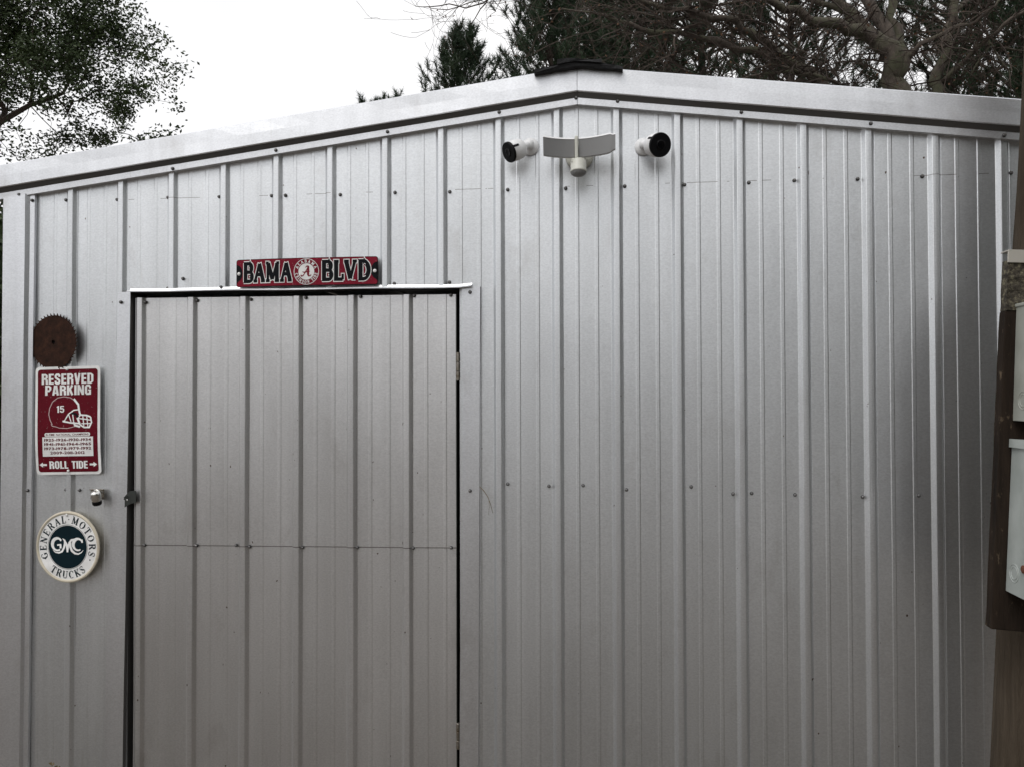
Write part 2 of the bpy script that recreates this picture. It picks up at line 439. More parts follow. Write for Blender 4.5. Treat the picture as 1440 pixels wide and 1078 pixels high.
from_bm('ridge_cap', bm, m_foam, shed)

# left corner trim
def vstrip(name, rows, mat, parent, nz=12, mi=None):
    """rows: list of (z, [(x,y),...]) from bottom to top"""
    V, Fc, ml = [], [], []
    n = len(rows[0][1])
    z0, r0_ = rows[0]; z1, r1_ = rows[-1]
    for k in range(nz+1):
        t = k/nz
        for (a, b) in zip(r0_, r1_):
            z = z0 + (z1-z0)*t if not callable(z1) else z0 + (z1(b[0])-z0)*t
            V.append((a[0]+(b[0]-a[0])*t, a[1]+(b[1]-a[1])*t+.0008*math.sin(7*z+a[0]*9), z))
    for k in range(nz):
        for j in range(n-1):
            a = k*n+j; Fc.append((a, a+1, a+n+1, a+n)); ml.append(mi[j] if mi else 0)
    return from_py(name, V, Fc, mat, parent, mi=ml)
def cx(px, py, Y): return W(px, py, Y).x
b_ = [(cx(-8, 1078, -.03), .06), (cx(-3, 1078, -.034), -.034), (cx(27, 1078, -.034), -.034), (cx(32, 1078, -.022), -.021), (cx(38.5, 1078, -.020), -.019), (cx(38.5, 1078, -.018), -.004)]
t_ = [(cx(4, 300, -.03), .06), (cx(4.5, 300, -.034), -.034), (cx(35, 300, -.034), -.034), (cx(42, 300, -.022), -.021), (cx(48.5, 300, -.020), -.019), (cx(48.5, 300, -.018), -.004)]
vstrip('corner_trim', [(.02, b_), (lambda x: ztop(x)-dfl+.006, t_)], m_trim, shed, 16)
bm = bmesh.new(); box(bm, (XR-.09, -.034, .02), (XR+.008, .06, ztop(XR)-dfl)); from_bm('corner_trim', bm, m_trim, shed)
# jamb trims (face + return into the opening)
zt = lambda x: zhead(x)-.002
bL = [(cx(144, 1078, -.016), -.004), (cx(144, 1078, -.018), -.017), (cx(172, 1078, -.019), -.019), (cx(173, 1078, -.018)+.004, .09)]
tL = [(cx(166, 412, -.016), -.004), (cx(166, 412, -.018), -.017), (cx(183.5, 412, -.019), -.019), (cx(184, 412, -.018)+.002, .09)]
bL[0] = (bL[0][0], -.004)
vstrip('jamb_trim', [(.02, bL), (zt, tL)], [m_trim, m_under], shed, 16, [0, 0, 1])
bR = [(cx(646, 1078, -.018), .09), (cx(646, 1078, -.018), -.019), (cx(672, 1078, -.018), -.017), (cx(672.5, 1078, -.016), -.003)]
tR = [(cx(649.5, 405, -.018), .09), (cx(649.5, 405, -.018), -.019), (cx(675, 405, -.018), -.017), (cx(675.5, 405, -.016), -.003)]
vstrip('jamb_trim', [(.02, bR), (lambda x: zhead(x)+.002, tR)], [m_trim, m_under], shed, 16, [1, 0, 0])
# header drip trim
V, Fc = [], []
ha, hb = W(178, 409, -.04).x, W(662, 403, -.04).x
NS = 30
for k in range(NS+1):
    x = ha+(hb-ha)*k/NS; z = zhead(x) + .0012*math.sin(x*11)
    if k == NS: z += .004
    for (y, dz) in ((-.0145, .012), (-.018, .0035), (-.036, .0020), (-.039, -.0005), (-.039, -.0045), (-.037, -.0045), (-.034, -.002), (.06, -.003)):
        V.append((x, y, z+dz))
for k in range(NS):
    for j in range(7): a = k*8+j; Fc.append((a, a+1, a+9, a+8))
from_py('header_trim', V, Fc, m_trim, shed)

# ------------------------------------------------------------------ the door
dzt = lambda x: zhead(x) - .026
dl0, dl1 = W(187, 1078, 0).x, W(189.5, 420, 0).x
dr0 = W(641.5, 700, 0).x
bm = bmesh.new(); box(bm, (dl0+.012, .006, .07), (dr0-.006, .045, dzt(dl0)-.02)); 
door = from_bm('door', bm, m_dark, shed)
pz = lambda x: zd0.z + sl_d*(x-zd0.x)
XD = W(200, 600, -.006).x - .010                            # centre of the first door rib
sheet('door_sheet', dl0, dr0, lambda x: pz(x)+.02, lambda x: (lambda q: .05), m_door, door, XD, 0.0, 3.3, (), 16, 1.2)
sheet('door_sheet', dl0+.001, dr0, dzt, lambda x: pz, m_door, door, XD, .0018, 5.1, (), 16, 1.2)
bm = bmesh.new()                                            # folded edge of the door skin on the hinge side
box(bm, (dr0+.0005, -.003, .05), (dr0+.003, .045, dzt(dr0)))
from_bm('edge_fold', bm, m_bsteel, door)
for (y0, y1) in ((495, 535), (1015, 1052)):
    a, b = W(644.5, y0, .0), W(644.5, y1, .0)
    bm = bmesh.new(); n = 3; h = (a.z-b.z)/n
    for k in range(n):
        lathe(bm, [(.0075, 0), (.0085, .001), (.0085, h-.003), (.0075, h-.002)], 12, Matrix.Translation((a.x, -.001, b.z+k*h)))
    box(bm, (a.x-.016, .004, b.z+.002), (a.x+.010, .007, a.z-.003))
    from_bm('hinge', bm, m_steel, door)

# screws
def screw_mesh(name, mat, s=1.0):
    bm = bmesh.new()
    rot = Matrix.Rotation(R(90), 4, 'X')
    lathe(bm, [(.0072*s, 0), (.0072*s, .0014), (.0060*s, .0022)], 10, rot, 1)
    lathe(bm, [(.0055*s, .0022), (.0055*s, .0066), (.0038*s, .0080)], 6, rot, 0)
    me = bpy.data.meshes.new(name); bm.normal_update(); bm.to_mesh(me); bm.free()
    me.materials.append(mat); me.materials.append(m_rubber); return me
sm1 = screw_mesh('dark_screw', m_screw); sm2 = screw_mesh('bright_screw', m_screw2, .95)
def wall_y(x, origin=0.0):
    pr = profile(x-.01, x+.01, origin)
    for (a, ya), (b, yb) in zip(pr, pr[1:]):
        if a <= x <= b: return ya+(yb-ya)*(x-a)/max(b-a, 1e-6)
    return 0
def screws(pts, me, parent, Y=None, origin=0.0, lift=.0032):
    for (px, py) in pts:
        y = Y
        if y is None:
            x = W(px, py, -.003).x; y = wall_y(x, origin)-lift
        p = W(px, py, y)
        o = link('screw', me, parent); o.location = p
        o.rotation_euler = (rnd.uniform(-.14, .14), rnd.uniform(0, 1), rnd.uniform(-.14, .14))
up_row = [(45.5,282),(93,281.5),(165,281),(236.5,278),(308.5,277),(382,275.5),(401.5,275),(478.5,274),(555.5,271),(632.5,270),(714,267),(795.5,265),(878.5,262),(962.5,260),(1053,257),(1117,254),(1206,252),(1297,248),(1421.5,243.5)]
screws(up_row[1:], sm1, shed)
screws(up_row[:1], sm1, shed, -.021)
mid_row = [(93,688),(112,688.6),(714,680),(772,683),(820,682),(881,688),(972,684),(1031,694),(1057,693),(1118,695),(1213,698),(1292,696),(1395,707)]
screws(mid_row, sm2, shed)
screws([(39,689)], sm2, shed, -.0215); screws([(661,689.5)], sm2, shed, -.020)
screws([(257.5,392),(236,405.5),(311,404),(554.5,399),(632,397)], sm1, shed)
screws([(661,411),(170,425)], sm1, shed, -.020)
screws([(27,274),(243,237.5),(388,211.5),(545,185.5),(702,158),(810,138),(868.5,142.5),(1042.5,158),(1224.5,174),(1412,190.5)], sm1, shed, -.0305)
screws([(204.5,425),(277.5,422.5),(353,421),(430,418.5),(507,417),(582.5,416),(634,415)], sm1, door, None, XD, .005)
screws([(203.5,766),(276.5,766.5),(332,766),(351,768),(425.5,769),(502.5,769),(581,770),(634.5,769.5)], sm2, door, None, XD, .005)

# hasp on the jamb wall and bent latch over the gap
def at(bm_, p, rot=(0,0,0)): return Matrix.Translation(p) @ Matrix.Rotation(rot[2], 4, 'Z') @ Matrix.Rotation(rot[1], 4, 'Y') @ Matrix.Rotation(rot[0], 4, 'X')
c = W(137.5, 694, -.014); cl = W(136.5, 697, -.046)
bm = bmesh.new()
box(bm, (-.031, -.003, -.022), (.031, 0, .021), at(bm, (c.x, -.0145, c.z)), 0, .0012)
box(bm, (-.031, -.010, .017), (.031, -.003, .0215), at(bm, (c.x, -.0145, c.z)), 0, .001)
tube(bm, [(cl.x-.010, -.017, c.z+.007), (cl.x-.010, -.042, cl.z+.020), (cl.x, -.050, cl.z+.021), (cl.x+.010, -.042, cl.z+.020), (cl.x+.010, -.017, c.z+.007)], .0035, 8)
for dx, dz in ((-.022, .010), (.022, .010), (-.022, -.013), (.022, -.013)):
    lathe(bm, [(.0045, 0), (.004, .0018), (.002, .0026)], 10, Matrix.Translation((c.x+dx, -.0175, c.z+dz)) @ Matrix.Rotation(R(90), 4, 'X'))
from_bm('hasp', bm, m_steel, shed)
# padlock : barrel body hanging forward, bright rounded shoulder, dark key face
pl = empty('padlock', (c.x-.006, -.045, c.z-.01), 'small round bright steel padlock hanging on the wall hasp left of the door', 'padlock')
bm = bmesh.new(); Mx = Matrix.Translation((cl.x, -.046, cl.z-.026)) @ Matrix.Rotation(R(14), 4, 'X')
lathe(bm, [(.001, .050), (.010, .049), (.0165, .045), (.019, .037), (.019, .014), (.018, .008)], 24, Mx, 0, False)
from_bm('body', bm, m_chrome, pl, True)
bm = bmesh.new(); lathe(bm, [(.018, .008), (.0185, .006), (.0180, -.006), (.014, -.011), (.004, -.012)], 24, Mx)
from_bm('key_cap', bm, m_bplastic, pl, True)
bm = bmesh.new(); tube(bm, [(cl.x+.013*math.cos(t), -.048-.002*math.sin(t), cl.z+.014+.012*math.sin(t)) for t in np.linspace(0, math.pi, 9)], .0028, 8)
from_bm('shackle', bm, m_chrome, pl)
# bent latch tongue
bm = bmesh.new()
pts = [W(*q, -.035) for q in ((174.5, 697), (182, 690), (191, 689), (191.5, 706), (182.5, 708), (174, 713))]
vs_ = prism(bm, [(p.x, p.z) for p in pts], -.0015, .0015)
cc = W(183, 700, -.035)
bmesh.ops.transform(bm, matrix=Matrix.Translation((cc.x, -.032, cc.z)) @ Matrix.Rotation(R(-7), 4, 'Z') @ Matrix.Translation((-cc.x, 0, -cc.z)), verts=bm.verts)
tube(bm, [(cc.x-.014, -.052, cc.z-.004), (cc.x-.016, -.05, cc.z+.006), (cc.x-.014, -.02, cc.z+.008)], .0022, 8)
tube(bm, [(cc.x+.018, -.028, cc.z-.018), (cc.x+.018, -.028, cc.z+.026)], .0055, 10)
from_bm('latch', bm, m_bsteel, door)
bm = bmesh.new(); lathe(bm, [(.0035, 0), (.0035, .001), (.001, .0018)], 10, Matrix.Translation(W(179, 702.5, -.05)) @ Matrix.Rotation(R(90), 4, 'X')); from_bm('rivet', bm, m_chrome, door)

# ------------------------------------------------------------------ lettering
_gc = {}
def glyph(ch, bold):
    k = (ch, bold)
    if k in _gc: return _gc[k]
    cu = bpy.data.curves.new('g', 'FONT'); cu.body = ch; cu.offset = bold; cu.resolution_u = 3
    o = bpy.data.objects.new('g', cu); COL.objects.link(o)
    dg = bpy.context.evaluated_depsgraph_get(); me = bpy.data.meshes.new_from_object(o.evaluated_get(dg))
    v = [tuple(q.co[:2]) for q in me.vertices]; f = [tuple(p.vertices) for p in me.polygons]
    bpy.data.objects.remove(o); bpy.data.curves.remove(cu); bpy.data.meshes.remove(me)
    xs = [q[0] for q in v] or [0]; ys = [q[1] for q in v] or [0]
    _gc[k] = (v, f, min(xs), max(xs), min(ys), max(ys)); return _gc[k]
LAY = [0]
def put_text(bm, s, x0, x1, y0, y1, y, bold=.03, gap=.08, mi=0, space=.35, slant=0):
    """sans letters fitted into a box (local sign x/z), front at depth y"""
    gl = [glyph(ch, bold) if ch != ' ' else None for ch in s]
    ws = [space if g is None else (g[3]-g[2]) for g in gl]
    tot = sum(ws) + gap*(len(s)-1); k = (x1-x0)/tot; x = x0; ch0 = glyph('0', bold); fz0, fz1 = ch0[4], ch0[5]; kz = (y1-y0)/(fz1-fz0)
    for ch, g, wd in zip(s, gl, ws):
        if g:
            base = 0 if ch not in '-,' else 0
            vs = [bm.verts.new((x+(p[0]-g[2])*k, y, y0+(p[1]-fz0)*kz)) for p in g[0]]
            for f in g[1]:
                try: q = bm.faces.new([vs[i] for i in f]); q.material_index = mi
                except ValueError: pass
        x += (wd+gap)*k
def ribbon(bm, pts, wd, y, mi=0, T=lambda x, z: (x, z)):
    """flat stroke; widths may be a list"""
    LAY[0] = (LAY[0]+1) % 12; yy = y - LAY[0]*.00002
    n = len(pts); L, Rr = [], []
    for i, p in enumerate(pts):
        a = Vector(pts[max(i-1, 0)]); b = Vector(pts[min(i+1, n-1)]); d = (b-a)
        if d.length < 1e-9: d = Vector((1, 0))
        d.normalize(); nn = Vector((-d.y, d.x)); w_ = (wd[i] if isinstance(wd, (list, tuple)) else wd)/2
        if 0 < i < n-1:
            d1 = (Vector(pts[i])-a).normalized(); c_ = max(.5, abs(d1.dot(d))); w_ /= c_
        L.append(T(p[0]+nn.x*w_, p[1]+nn.y*w_)); Rr.append(T(p[0]-nn.x*w_, p[1]-nn.y*w_))
    Lv = [bm.verts.new((q[0], yy, q[1])) for q in L]; Rv = [bm.verts.new((q[0], yy, q[1])) for q in Rr]
    for i in range(n-1):
        f = bm.faces.new((Lv[i], Rv[i], Rv[i+1], Lv[i+1])); f.material_index = mi
def arc(cx_, cz_, rx, rz, a0, a1, n=14): return [(cx_+rx*math.cos(R(a0+(a1-a0)*i/n)), cz_+rz*math.sin(R(a0+(a1-a0)*i/n))) for i in range(n+1)]
# slab / serif letters drawn as strokes in a unit-high box: (points, stem weight)
TK, TN, SF = 'K', 'N', 'S'
GL = {
 'A': (.86, [([(.43, .98), (.13, .05)], TN), ([(.43, .98), (.72, .05)], TK), ([(.24, .36), (.62, .36)], TN), ([(-.02, 0), (.28, 0)], SF), ([(.56, 0), (.88, 0)], SF)]),
 'B': (.78, [([(.2, 0), (.2, 1)], TK), ([(.05, 1), (.5, 1)] + arc(.5, .76, .2, .24, 90, -90, 8) + [(.2, .52)], TN), ([(.2, .52)] + arc(.52, .26, .23, .26, 90, -90, 8) + [(.05, 0)], TN), (arc(.5, .76, .17, .2, 60, -60, 6), TK), (arc(.52, .26, .19, .2, 60, -60, 6), TK)]),
 'C': (.78, [(arc(.42, .5, .36, .5, 50, 310, 16), TN), (arc(.42, .5, .33, .42, 125, 235, 8), TK), ([(.68, .98), (.68, .68)], SF)]),
 'D': (.84, [([(.2, 0), (.2, 1)], TK), ([(.05, 1), (.4, 1)] + arc(.4, .5, .4, .5, 90, -90, 12) + [(.05, 0)], TN), (arc(.4, .5, .36, .44, 55, -55, 8), TK)]),
 'E': (.74, [([(.2, 0), (.2, 1)], TK), ([(.05, 1), (.66, 1)], TN), ([(.05, 0), (.68, 0)], TN), ([(.2, .51), (.52, .51)], TN), ([(.66, 1.02), (.66, .76)], SF), ([(.68, -.02), (.68, .26)], SF), ([(.52, .4), (.52, .62)], SF)]),
 'G': (.84, [(arc(.42, .5, .37, .5, 50, 330, 16), TN), (arc(.42, .5, .34, .42, 125, 235, 8), TK), ([(.68, .98), (.68, .7)], SF), ([(.66, .44), (.66, .06)], TK), ([(.5, .45), (.82, .45)], SF)]),
 'K': (.86, [([(.2, 0), (.2, 1)], TK), ([(.68, .98), (.24, .42)], TN), ([(.36, .56), (.74, .03)], TK), ([(.04, 1), (.36, 1)], SF), ([(.04, 0), (.36, 0)], SF), ([(.52, 1), (.82, 1)], SF), ([(.58, 0), (.9, 0)], SF)]),
 'L': (.70, [([(.2, 0), (.2, 1)], TK), ([(.04, 1), (.38, 1)], SF), ([(.04, 0), (.66, 0)], TN), ([(.66, -.02), (.66, .3)], SF)]),
 'M': (1.06, [([(.17, 0), (.17, 1)], TN), ([(.2, .98), (.53, .08)], TK), ([(.53, .08), (.86, .98)], TN), ([(.87, 0), (.87, 1)], TK), ([(.02, 0), (.32, 0)], SF), ([(.02, 1), (.24, 1)], SF), ([(.70, 0), (1.04, 0)], SF), ([(.82, 1), (1.04, 1)], SF)]),
 'N': (.92, [([(.18, 0), (.18, 1)], TN), ([(.18, .98), (.74, .03)], TK), ([(.74, 0), (.74, 1)], TN), ([(.03, 0), (.34, 0)], SF), ([(.03, 1), (.22, 1)], SF), ([(.58, 1), (.9, 1)], SF)]),
 'O': (.86, [(arc(.43, .5, .38, .5, 0, 360, 22), TN), (arc(.43, .5, .35, .42, 130, 230, 8), TK), (arc(.43, .5, .35, .42, 50, -50, 8), TK)]),
 'R': (.84, [([(.2, 0), (.2, 1)], TK), ([(.05, 1), (.48, 1)] + arc(.48, .76, .21, .24, 90, -90, 8) + [(.2, .52)], TN), (arc(.48, .76, .18, .2, 60, -60, 6), TK), ([(.45, .52), (.74, .03)], TK), ([(.04, 0), (.36, 0)], SF), ([(.64, 0), (.88, 0)], SF)]),
 'S': (.68, [(arc(.34, .74, .25, .25, 35, 250, 12) + arc(.34, .26, .27, .26, 80, -150, 12), TN), ([(.16, .66), (.52, .34)], TK), ([(.56, .98), (.56, .74)], SF), ([(.1, .02), (.1, .26)], SF)]),
 'T': (.78, [([(.39, 0), (.39, 1)], TK), ([(.04, 1), (.74, 1)], TN), ([(.05, 1.02), (.05, .74)], SF), ([(.73, 1.02), (.73, .74)], SF), ([(.22, 0), (.56, 0)], SF)]),
 'U': (.88, [([(.2, 1), (.2, .3)] + arc(.44, .3, .26, .3, 180, 360, 10) + [(.7, 1)], TN), ([(.2, 1), (.2, .28)], TK), ([(.04, 1), (.36, 1)], SF), ([(.56, 1), (.86, 1)], SF)]),
 'V': (.86, [([(.14, .97), (.43, .02)], TK), ([(.43, .02), (.72, .97)], TN), ([(-.02, 1), (.32, 1)], SF), ([(.58, 1), (.88, 1)], SF)]),
}
def letter(bm, ch, T, wt, y, mi=0, grow=0):
    for pts, kind in GL[ch][1]:
        q = wt[kind]+grow
        p = [tuple(a) for a in pts]
        if grow and len(p) == 2:
            a, b = Vector(p[0]), Vector(p[1]); d = (b-a).normalized()*grow/2; p = [tuple(a-d), tuple(b+d)]
        ribbon(bm, p, q, y, mi, T)
def disc(bm, cx_, cz_, rx, rz, y, mi=0, n=40, r_in=0):
    a = [bm.verts.new((cx_+rx*math.cos(2*math.pi*i/n), y, cz_+rz*math.sin(2*math.pi*i/n))) for i in range(n)]
    if not r_in: f = bm.faces.new(a[::-1]); f.material_index = mi; return
    b = [bm.verts.new((cx_+r_in*rx*math.cos(2*math.pi*i/n), y, cz_+r_in*rz*math.sin(2*math.pi*i/n))) for i in range(n)]
    for i in range(n): f = bm.faces.new((a[i], b[i], b[(i+1) % n], a[(i+1) % n])); f.material_index = mi
def rrect(w_, h_, r, n=5):
    pts = []
    for (cx_, cz_, a0) in ((w_/2-r, h_/2-r, 0), (-w_/2+r, h_/2-r, 90), (-w_/2+r, -h_/2+r, 180), (w_/2-r, -h_/2+r, 270)):
        for i in range(n+1): a = R(a0+90*i/n); pts.append((cx_+r*math.cos(a), cz_+r*math.sin(a)))
    return pts
def poly(bm, pts, y, mi=0): f = bm.faces.new([bm.verts.new((p[0], y, p[1])) for p in pts]); f.material_index = mi
def finish(bm, name, mats, parent, M4, bend=None, smooth=False):
    if bend:
        for v in bm.verts: v.co.y += bend(v.co.x, v.co.z)
    bmesh.ops.recalc_face_normals(bm, faces=[f for f in bm.faces]) if name == 'plate' else None
    bmesh.ops.transform(bm, matrix=M4, verts=bm.verts)
    return from_bm(name, bm, mats, parent, smooth)
def frame_at(px, py, Y, roll=0, yaw=0, pitch=0):
    c = W(px, py, Y); return Matrix.Translation(c) @ Matrix.Rotation(yaw, 4, 'Z') @ Matrix.Rotation(pitch, 4, 'X') @ Matrix.Rotation(roll, 4, 'Y')

GB = {
 'R': (.64, [([(.12, 0), (.12, 1)], .24), ([(0, .915), (.40, .915), (.51, .82), (.51, .62), (.40, .53), (.1, .53)], .18), ([(.51, .84), (.51, .60)], .22), ([(.51, .46), (.53, 0)], .23), ([(.38, .53), (.50, .44)], .16)]),
 'P': (.63, [([(.12, 0), (.12, 1)], .24), ([(0, .915), (.40, .915), (.51, .82), (.51, .58), (.40, .46), (.1, .46)], .18), ([(.51, .84), (.51, .56)], .22)]),
 'E': (.52, [([(.12, 0), (.12, 1)], .24), ([(.1, .915), (.52, .915)], .17), ([(.1, .505), (.49, .505)], .16), ([(.1, .085), (.52, .085)], .17)]),
 'S': (.62, [([(.50, .68), (.50, .82), (.42, .91), (.2, .91), (.12, .82), (.12, .66), (.24, .54), (.40, .45), (.50, .34), (.50, .18), (.42, .09), (.2, .09), (.12, .18), (.12, .33)], .20)]),
 'V': (.66, [([(.11, 1), (.31, 0)], .22), ([(.55, 1), (.35, 0)], .22)]),
 'D': (.63, [([(.12, 0), (.12, 1)], .24), ([(0, .915), (.38, .915), (.5, .82), (.5, .18), (.38, .085), (0, .085)], .17), ([(.51, .82), (.51, .18)], .23)]),
 'A': (.68, [([(.11, 0), (.29, 1)], .22), ([(.57, 0), (.39, 1)], .22), ([(.2, .25), (.48, .25)], .15), ([(.22, .955), (.46, .955)], .09)]),
 'K': (.66, [([(.12, 0), (.12, 1)], .24), ([(.54, 1), (.24, .48)], .21), ([(.28, .62), (.55, 0)], .22)]),
 'I': (.24, [([(.12, 0), (.12, 1)], .24)]),
 'N': (.66, [([(.11, 0), (.11, 1)], .21), ([(.55, 0), (.55, 1)], .21), ([(.13, .97), (.53, .03)], .20)]),
 'G': (.63, [([(.51, .64), (.51, .82), (.42, .915), (.2, .915), (.12, .82), (.12, .18), (.2, .085), (.38, .085), (.50, .18)], .19), ([(.12, .84), (.12, .16)], .23), ([(.51, .52), (.51, 0)], .20), ([(.33, .46), (.60, .46)], .14)]),
 'O': (.63, [([(.31, .915), (.42, .915), (.51, .82), (.51, .18), (.42, .085), (.2, .085), (.12, .18), (.12, .82), (.2, .915), (.32, .915)], .18), ([(.12, .84), (.12, .16)], .23), ([(.51, .84), (.51, .16)], .23)]),
 'L': (.50, [([(.12, 0), (.12, 1)], .24), ([(.1, .085), (.5, .085)], .17)]),
 'T': (.56, [([(.28, 0), (.28, 1)], .24), ([(0, .915), (.56, .915)], .17)]),
 '1': (.34, [([(.22, 0), (.22, 1)], .20), ([(.02, .78), (.22, .92)], .14)]),
 '5': (.58, [([(.52, .92), (.12, .92)], .16), ([(.13, .98), (.11, .50)], .18), ([(.11, .55), (.36, .60), (.47, .50), (.48, .24), (.40, .10), (.2, .09), (.1, .2), (.1, .3)], .18)]),
}
def block_text(s, x0, x1, z0, z1, y, mat, parent, M4, bnd, gap=.075, shear=0):
    tot = sum(GB[c][0] for c in s)+gap*(len(s)-1); k = (x1-x0)/tot; x = x0
    for c in s:
        bm = bmesh.new()
        for pts, wd in GB[c][1]:
            ribbon(bm, pts, wd, y, 0, lambda a, b, x=x: (x+a*k, z0+b*(z1-z0)))
        finish(bm, 'letter', mat, parent, M4, bnd); x += (GB[c][0]+gap)*k
# ---- parking sign
Y0 = -.024
A, B, C_, D_ = W(52, 516, Y0), W(139.5, 514.5, Y0), W(142, 665.5, Y0), W(51, 667.5, Y0)
cs = (A+B+C_+D_)/4; sw = ((B-A).length+(C_-D_).length)/2; sh = ((A-D_).length+(B-C_).length)/2
ang = -math.atan2((B-A).z+(C_-D_).z, (B-A).x+(C_-D_).x)
Ms = Matrix.Translation(cs) @ Matrix.Rotation(R(1.5), 4, 'Z') @ Matrix.Rotation(ang, 4, 'Y')
ps = empty('parking_sign', cs, 'tall crimson RESERVED PARKING sign with white edge and football helmet, below the saw blade', 'sign')
bend = lambda x, z: .006*(2*z/sh)**2 - .004 + .002*math.sin(z*14)
def grid_plate(bm, outline, y0, y1, mi_front, mi_edge):
    prism(bm, outline, y0, y1, mi_edge)
bm = bmesh.new(); prism(bm, rrect(sw, sh, .016), -.0008, .0008)
bmesh.ops.bisect_plane(bm, geom=bm.verts[:]+bm.edges[:]+bm.faces[:], plane_co=(0,0,0), plane_no=(0,0,1))
def slice_z(bm, h, n):
    for i in range(1, n): 
        bmesh.ops.bisect_plane(bm, geom=bm.verts[:]+bm.edges[:]+bm.faces[:], plane_co=(0, 0, -h/2+h*i/n), plane_no=(0, 0, 1))
slice_z(bm, sh, 9)
finish(bm, 'plate', m_swhite, ps, Ms, bend)
bm = bmesh.new(); poly(bm, rrect(sw-.022, sh-.022, .012), -.0014); slice_z(bm, sh-.022, 9)
finish(bm, 'painted_panel', m_red, ps, Ms, bend)
hx, hz = sw/2, sh/2
yl = -.0020
def fz(v): return hz - v*sh                 # fraction from the top
def fx(v): return -hx + v*sw
block_text('RESERVED', fx(.10), fx(.90), fz(.163), fz(.066), yl, m_swhite, ps, Ms, bend)
block_text('PARKING', fx(.155), fx(.865), fz(.264), fz(.172), yl, m_swhite, ps, Ms, bend)
block_text('ROLL', fx(.21), fx(.50), fz(.945), fz(.874), yl, m_swhite, ps, Ms, bend)
block_text('TIDE', fx(.555), fx(.80), fz(.945), fz(.874), yl, m_swhite, ps, Ms, bend)
block_text('15', fx(.335), fx(.455), fz(.425), fz(.362), yl-.0003, m_swhite, ps, Ms, bend)
for s, x in ((1, .055), (-1, .945)):
    bm = bmesh.new()
    X = lambda t: fx(x + s*t)
    q = [(X(0), fz(.908)), (X(.055), fz(.885)), (X(.055), fz(.899)), (X(.115), fz(.899)), (X(.115), fz(.917)), (X(.055), fz(.917)), (X(.055), fz(.931))]
    poly(bm, q if s > 0 else q[::-1], yl)
    finish(bm, 'arrow', m_swhite, ps, Ms, bend)
# white tables of years
bm = bmesh.new()
tt = rrect(.70*sw, .035*sh, .006, 3); poly(bm, [(p[0]+fx(.50), p[1]+fz(.628)) for p in tt], yl)
poly(bm, [(fx(.115), fz(.83)), (fx(.895), fz(.83)), (fx(.895), fz(.650)), (fx(.115), fz(.650))], yl)
slice_z(bm, sh, 9); finish(bm, 'year_table', m_swhite, ps, Ms, bend)
bm = bmesh.new()
put_text(bm, '15-TIME NATIONAL CHAMPIONS', fx(.17), fx(.83), fz(.638), fz(.619), yl-.0005, .015, .08)
for i, t in enumerate(('1925-1926-1930-1934', '1941-1961-1964-1965', '1973-1978-1979-1992')):
    put_text(bm, t, fx(.145), fx(.865), fz(.690+.040*i), fz(.664+.040*i), yl-.0005, .03, .08)
put_text(bm, '2009-2011-2012', fx(.235), fx(.765), fz(.810), fz(.784), yl-.0005, .03, .08)
finish(bm, 'year_lettering', m_red, ps, Ms, bend)['kind'] = 'stuff'
# helmet drawing
bm = bmesh.new()
def HP(x, z): return (fx(x), fz(z))
shell = [(.27, .535), (.235, .49), (.215, .44), (.225, .385), (.27, .325), (.35, .288), (.45, .278), (.55, .290), (.63, .325), (.675, .37)]
ribbon(bm, [HP(*p) for p in shell], .0035, yl)
ribbon(bm, [HP(*p) for p in [(.25, .275+.255), (.27, .548), (.33, .556), (.38, .567), (.50, .572), (.58, .562), (.66, .545)]], .0030, yl)
finish(bm, 'helmet_outline', m_pink, ps, Ms, bend)
bm = bmesh.new()
for pts, wd in (([(.60, .30), (.67, .355), (.68, .40)], .008), ([(.68, .40), (.60, .405), (.52, .44), (.46, .50), (.43, .505)], .0045), ([(.43, .505), (.55, .520), (.70, .53)], .006), 
                ([(.52, .44), (.56, .51)], .004), ([(.58, .42), (.60, .515)], .004), ([(.68, .40), (.70, .45), (.66, .48), (.70, .54)], .007), ([(.70, .45), (.80, .455), (.86, .47)], .006), ([(.86, .47), (.875, .52), (.84, .565), (.76, .565), (.70, .54)], .006),
                ([(.66, .48), (.78, .49), (.865, .50)], .004), ([(.74, .455), (.76, .565)], .004), ([(.80, .455), (.82, .56)], .004), ([(.60, .515), (.62, .545), (.70, .56)], .007), ([(.72, .53), (.87, .53)], .004)):
    ribbon(bm, [HP(*p) for p in pts], wd*1.12, yl-.0003)
finish(bm, 'helmet_mask', m_swhite, ps, Ms, bend)
bm = bmesh.new()
ribbon(bm, [HP(.56, .43), HP(.63, .44), HP(.67, .47)], .010, yl-.0002)
finish(bm, 'helmet_opening', m_sblack, ps, Ms, bend)
for z in (.025, .965):
    bm = bmesh.new(); lathe(bm, [(.0055, 0), (.005, .003), (.002, .0045)], 12, Matrix.Translation((0, -.0022, fz(z))) @ Matrix.Rotation(R(90), 4, 'X')); finish(bm, 'screw', m_swhite, ps, Ms)

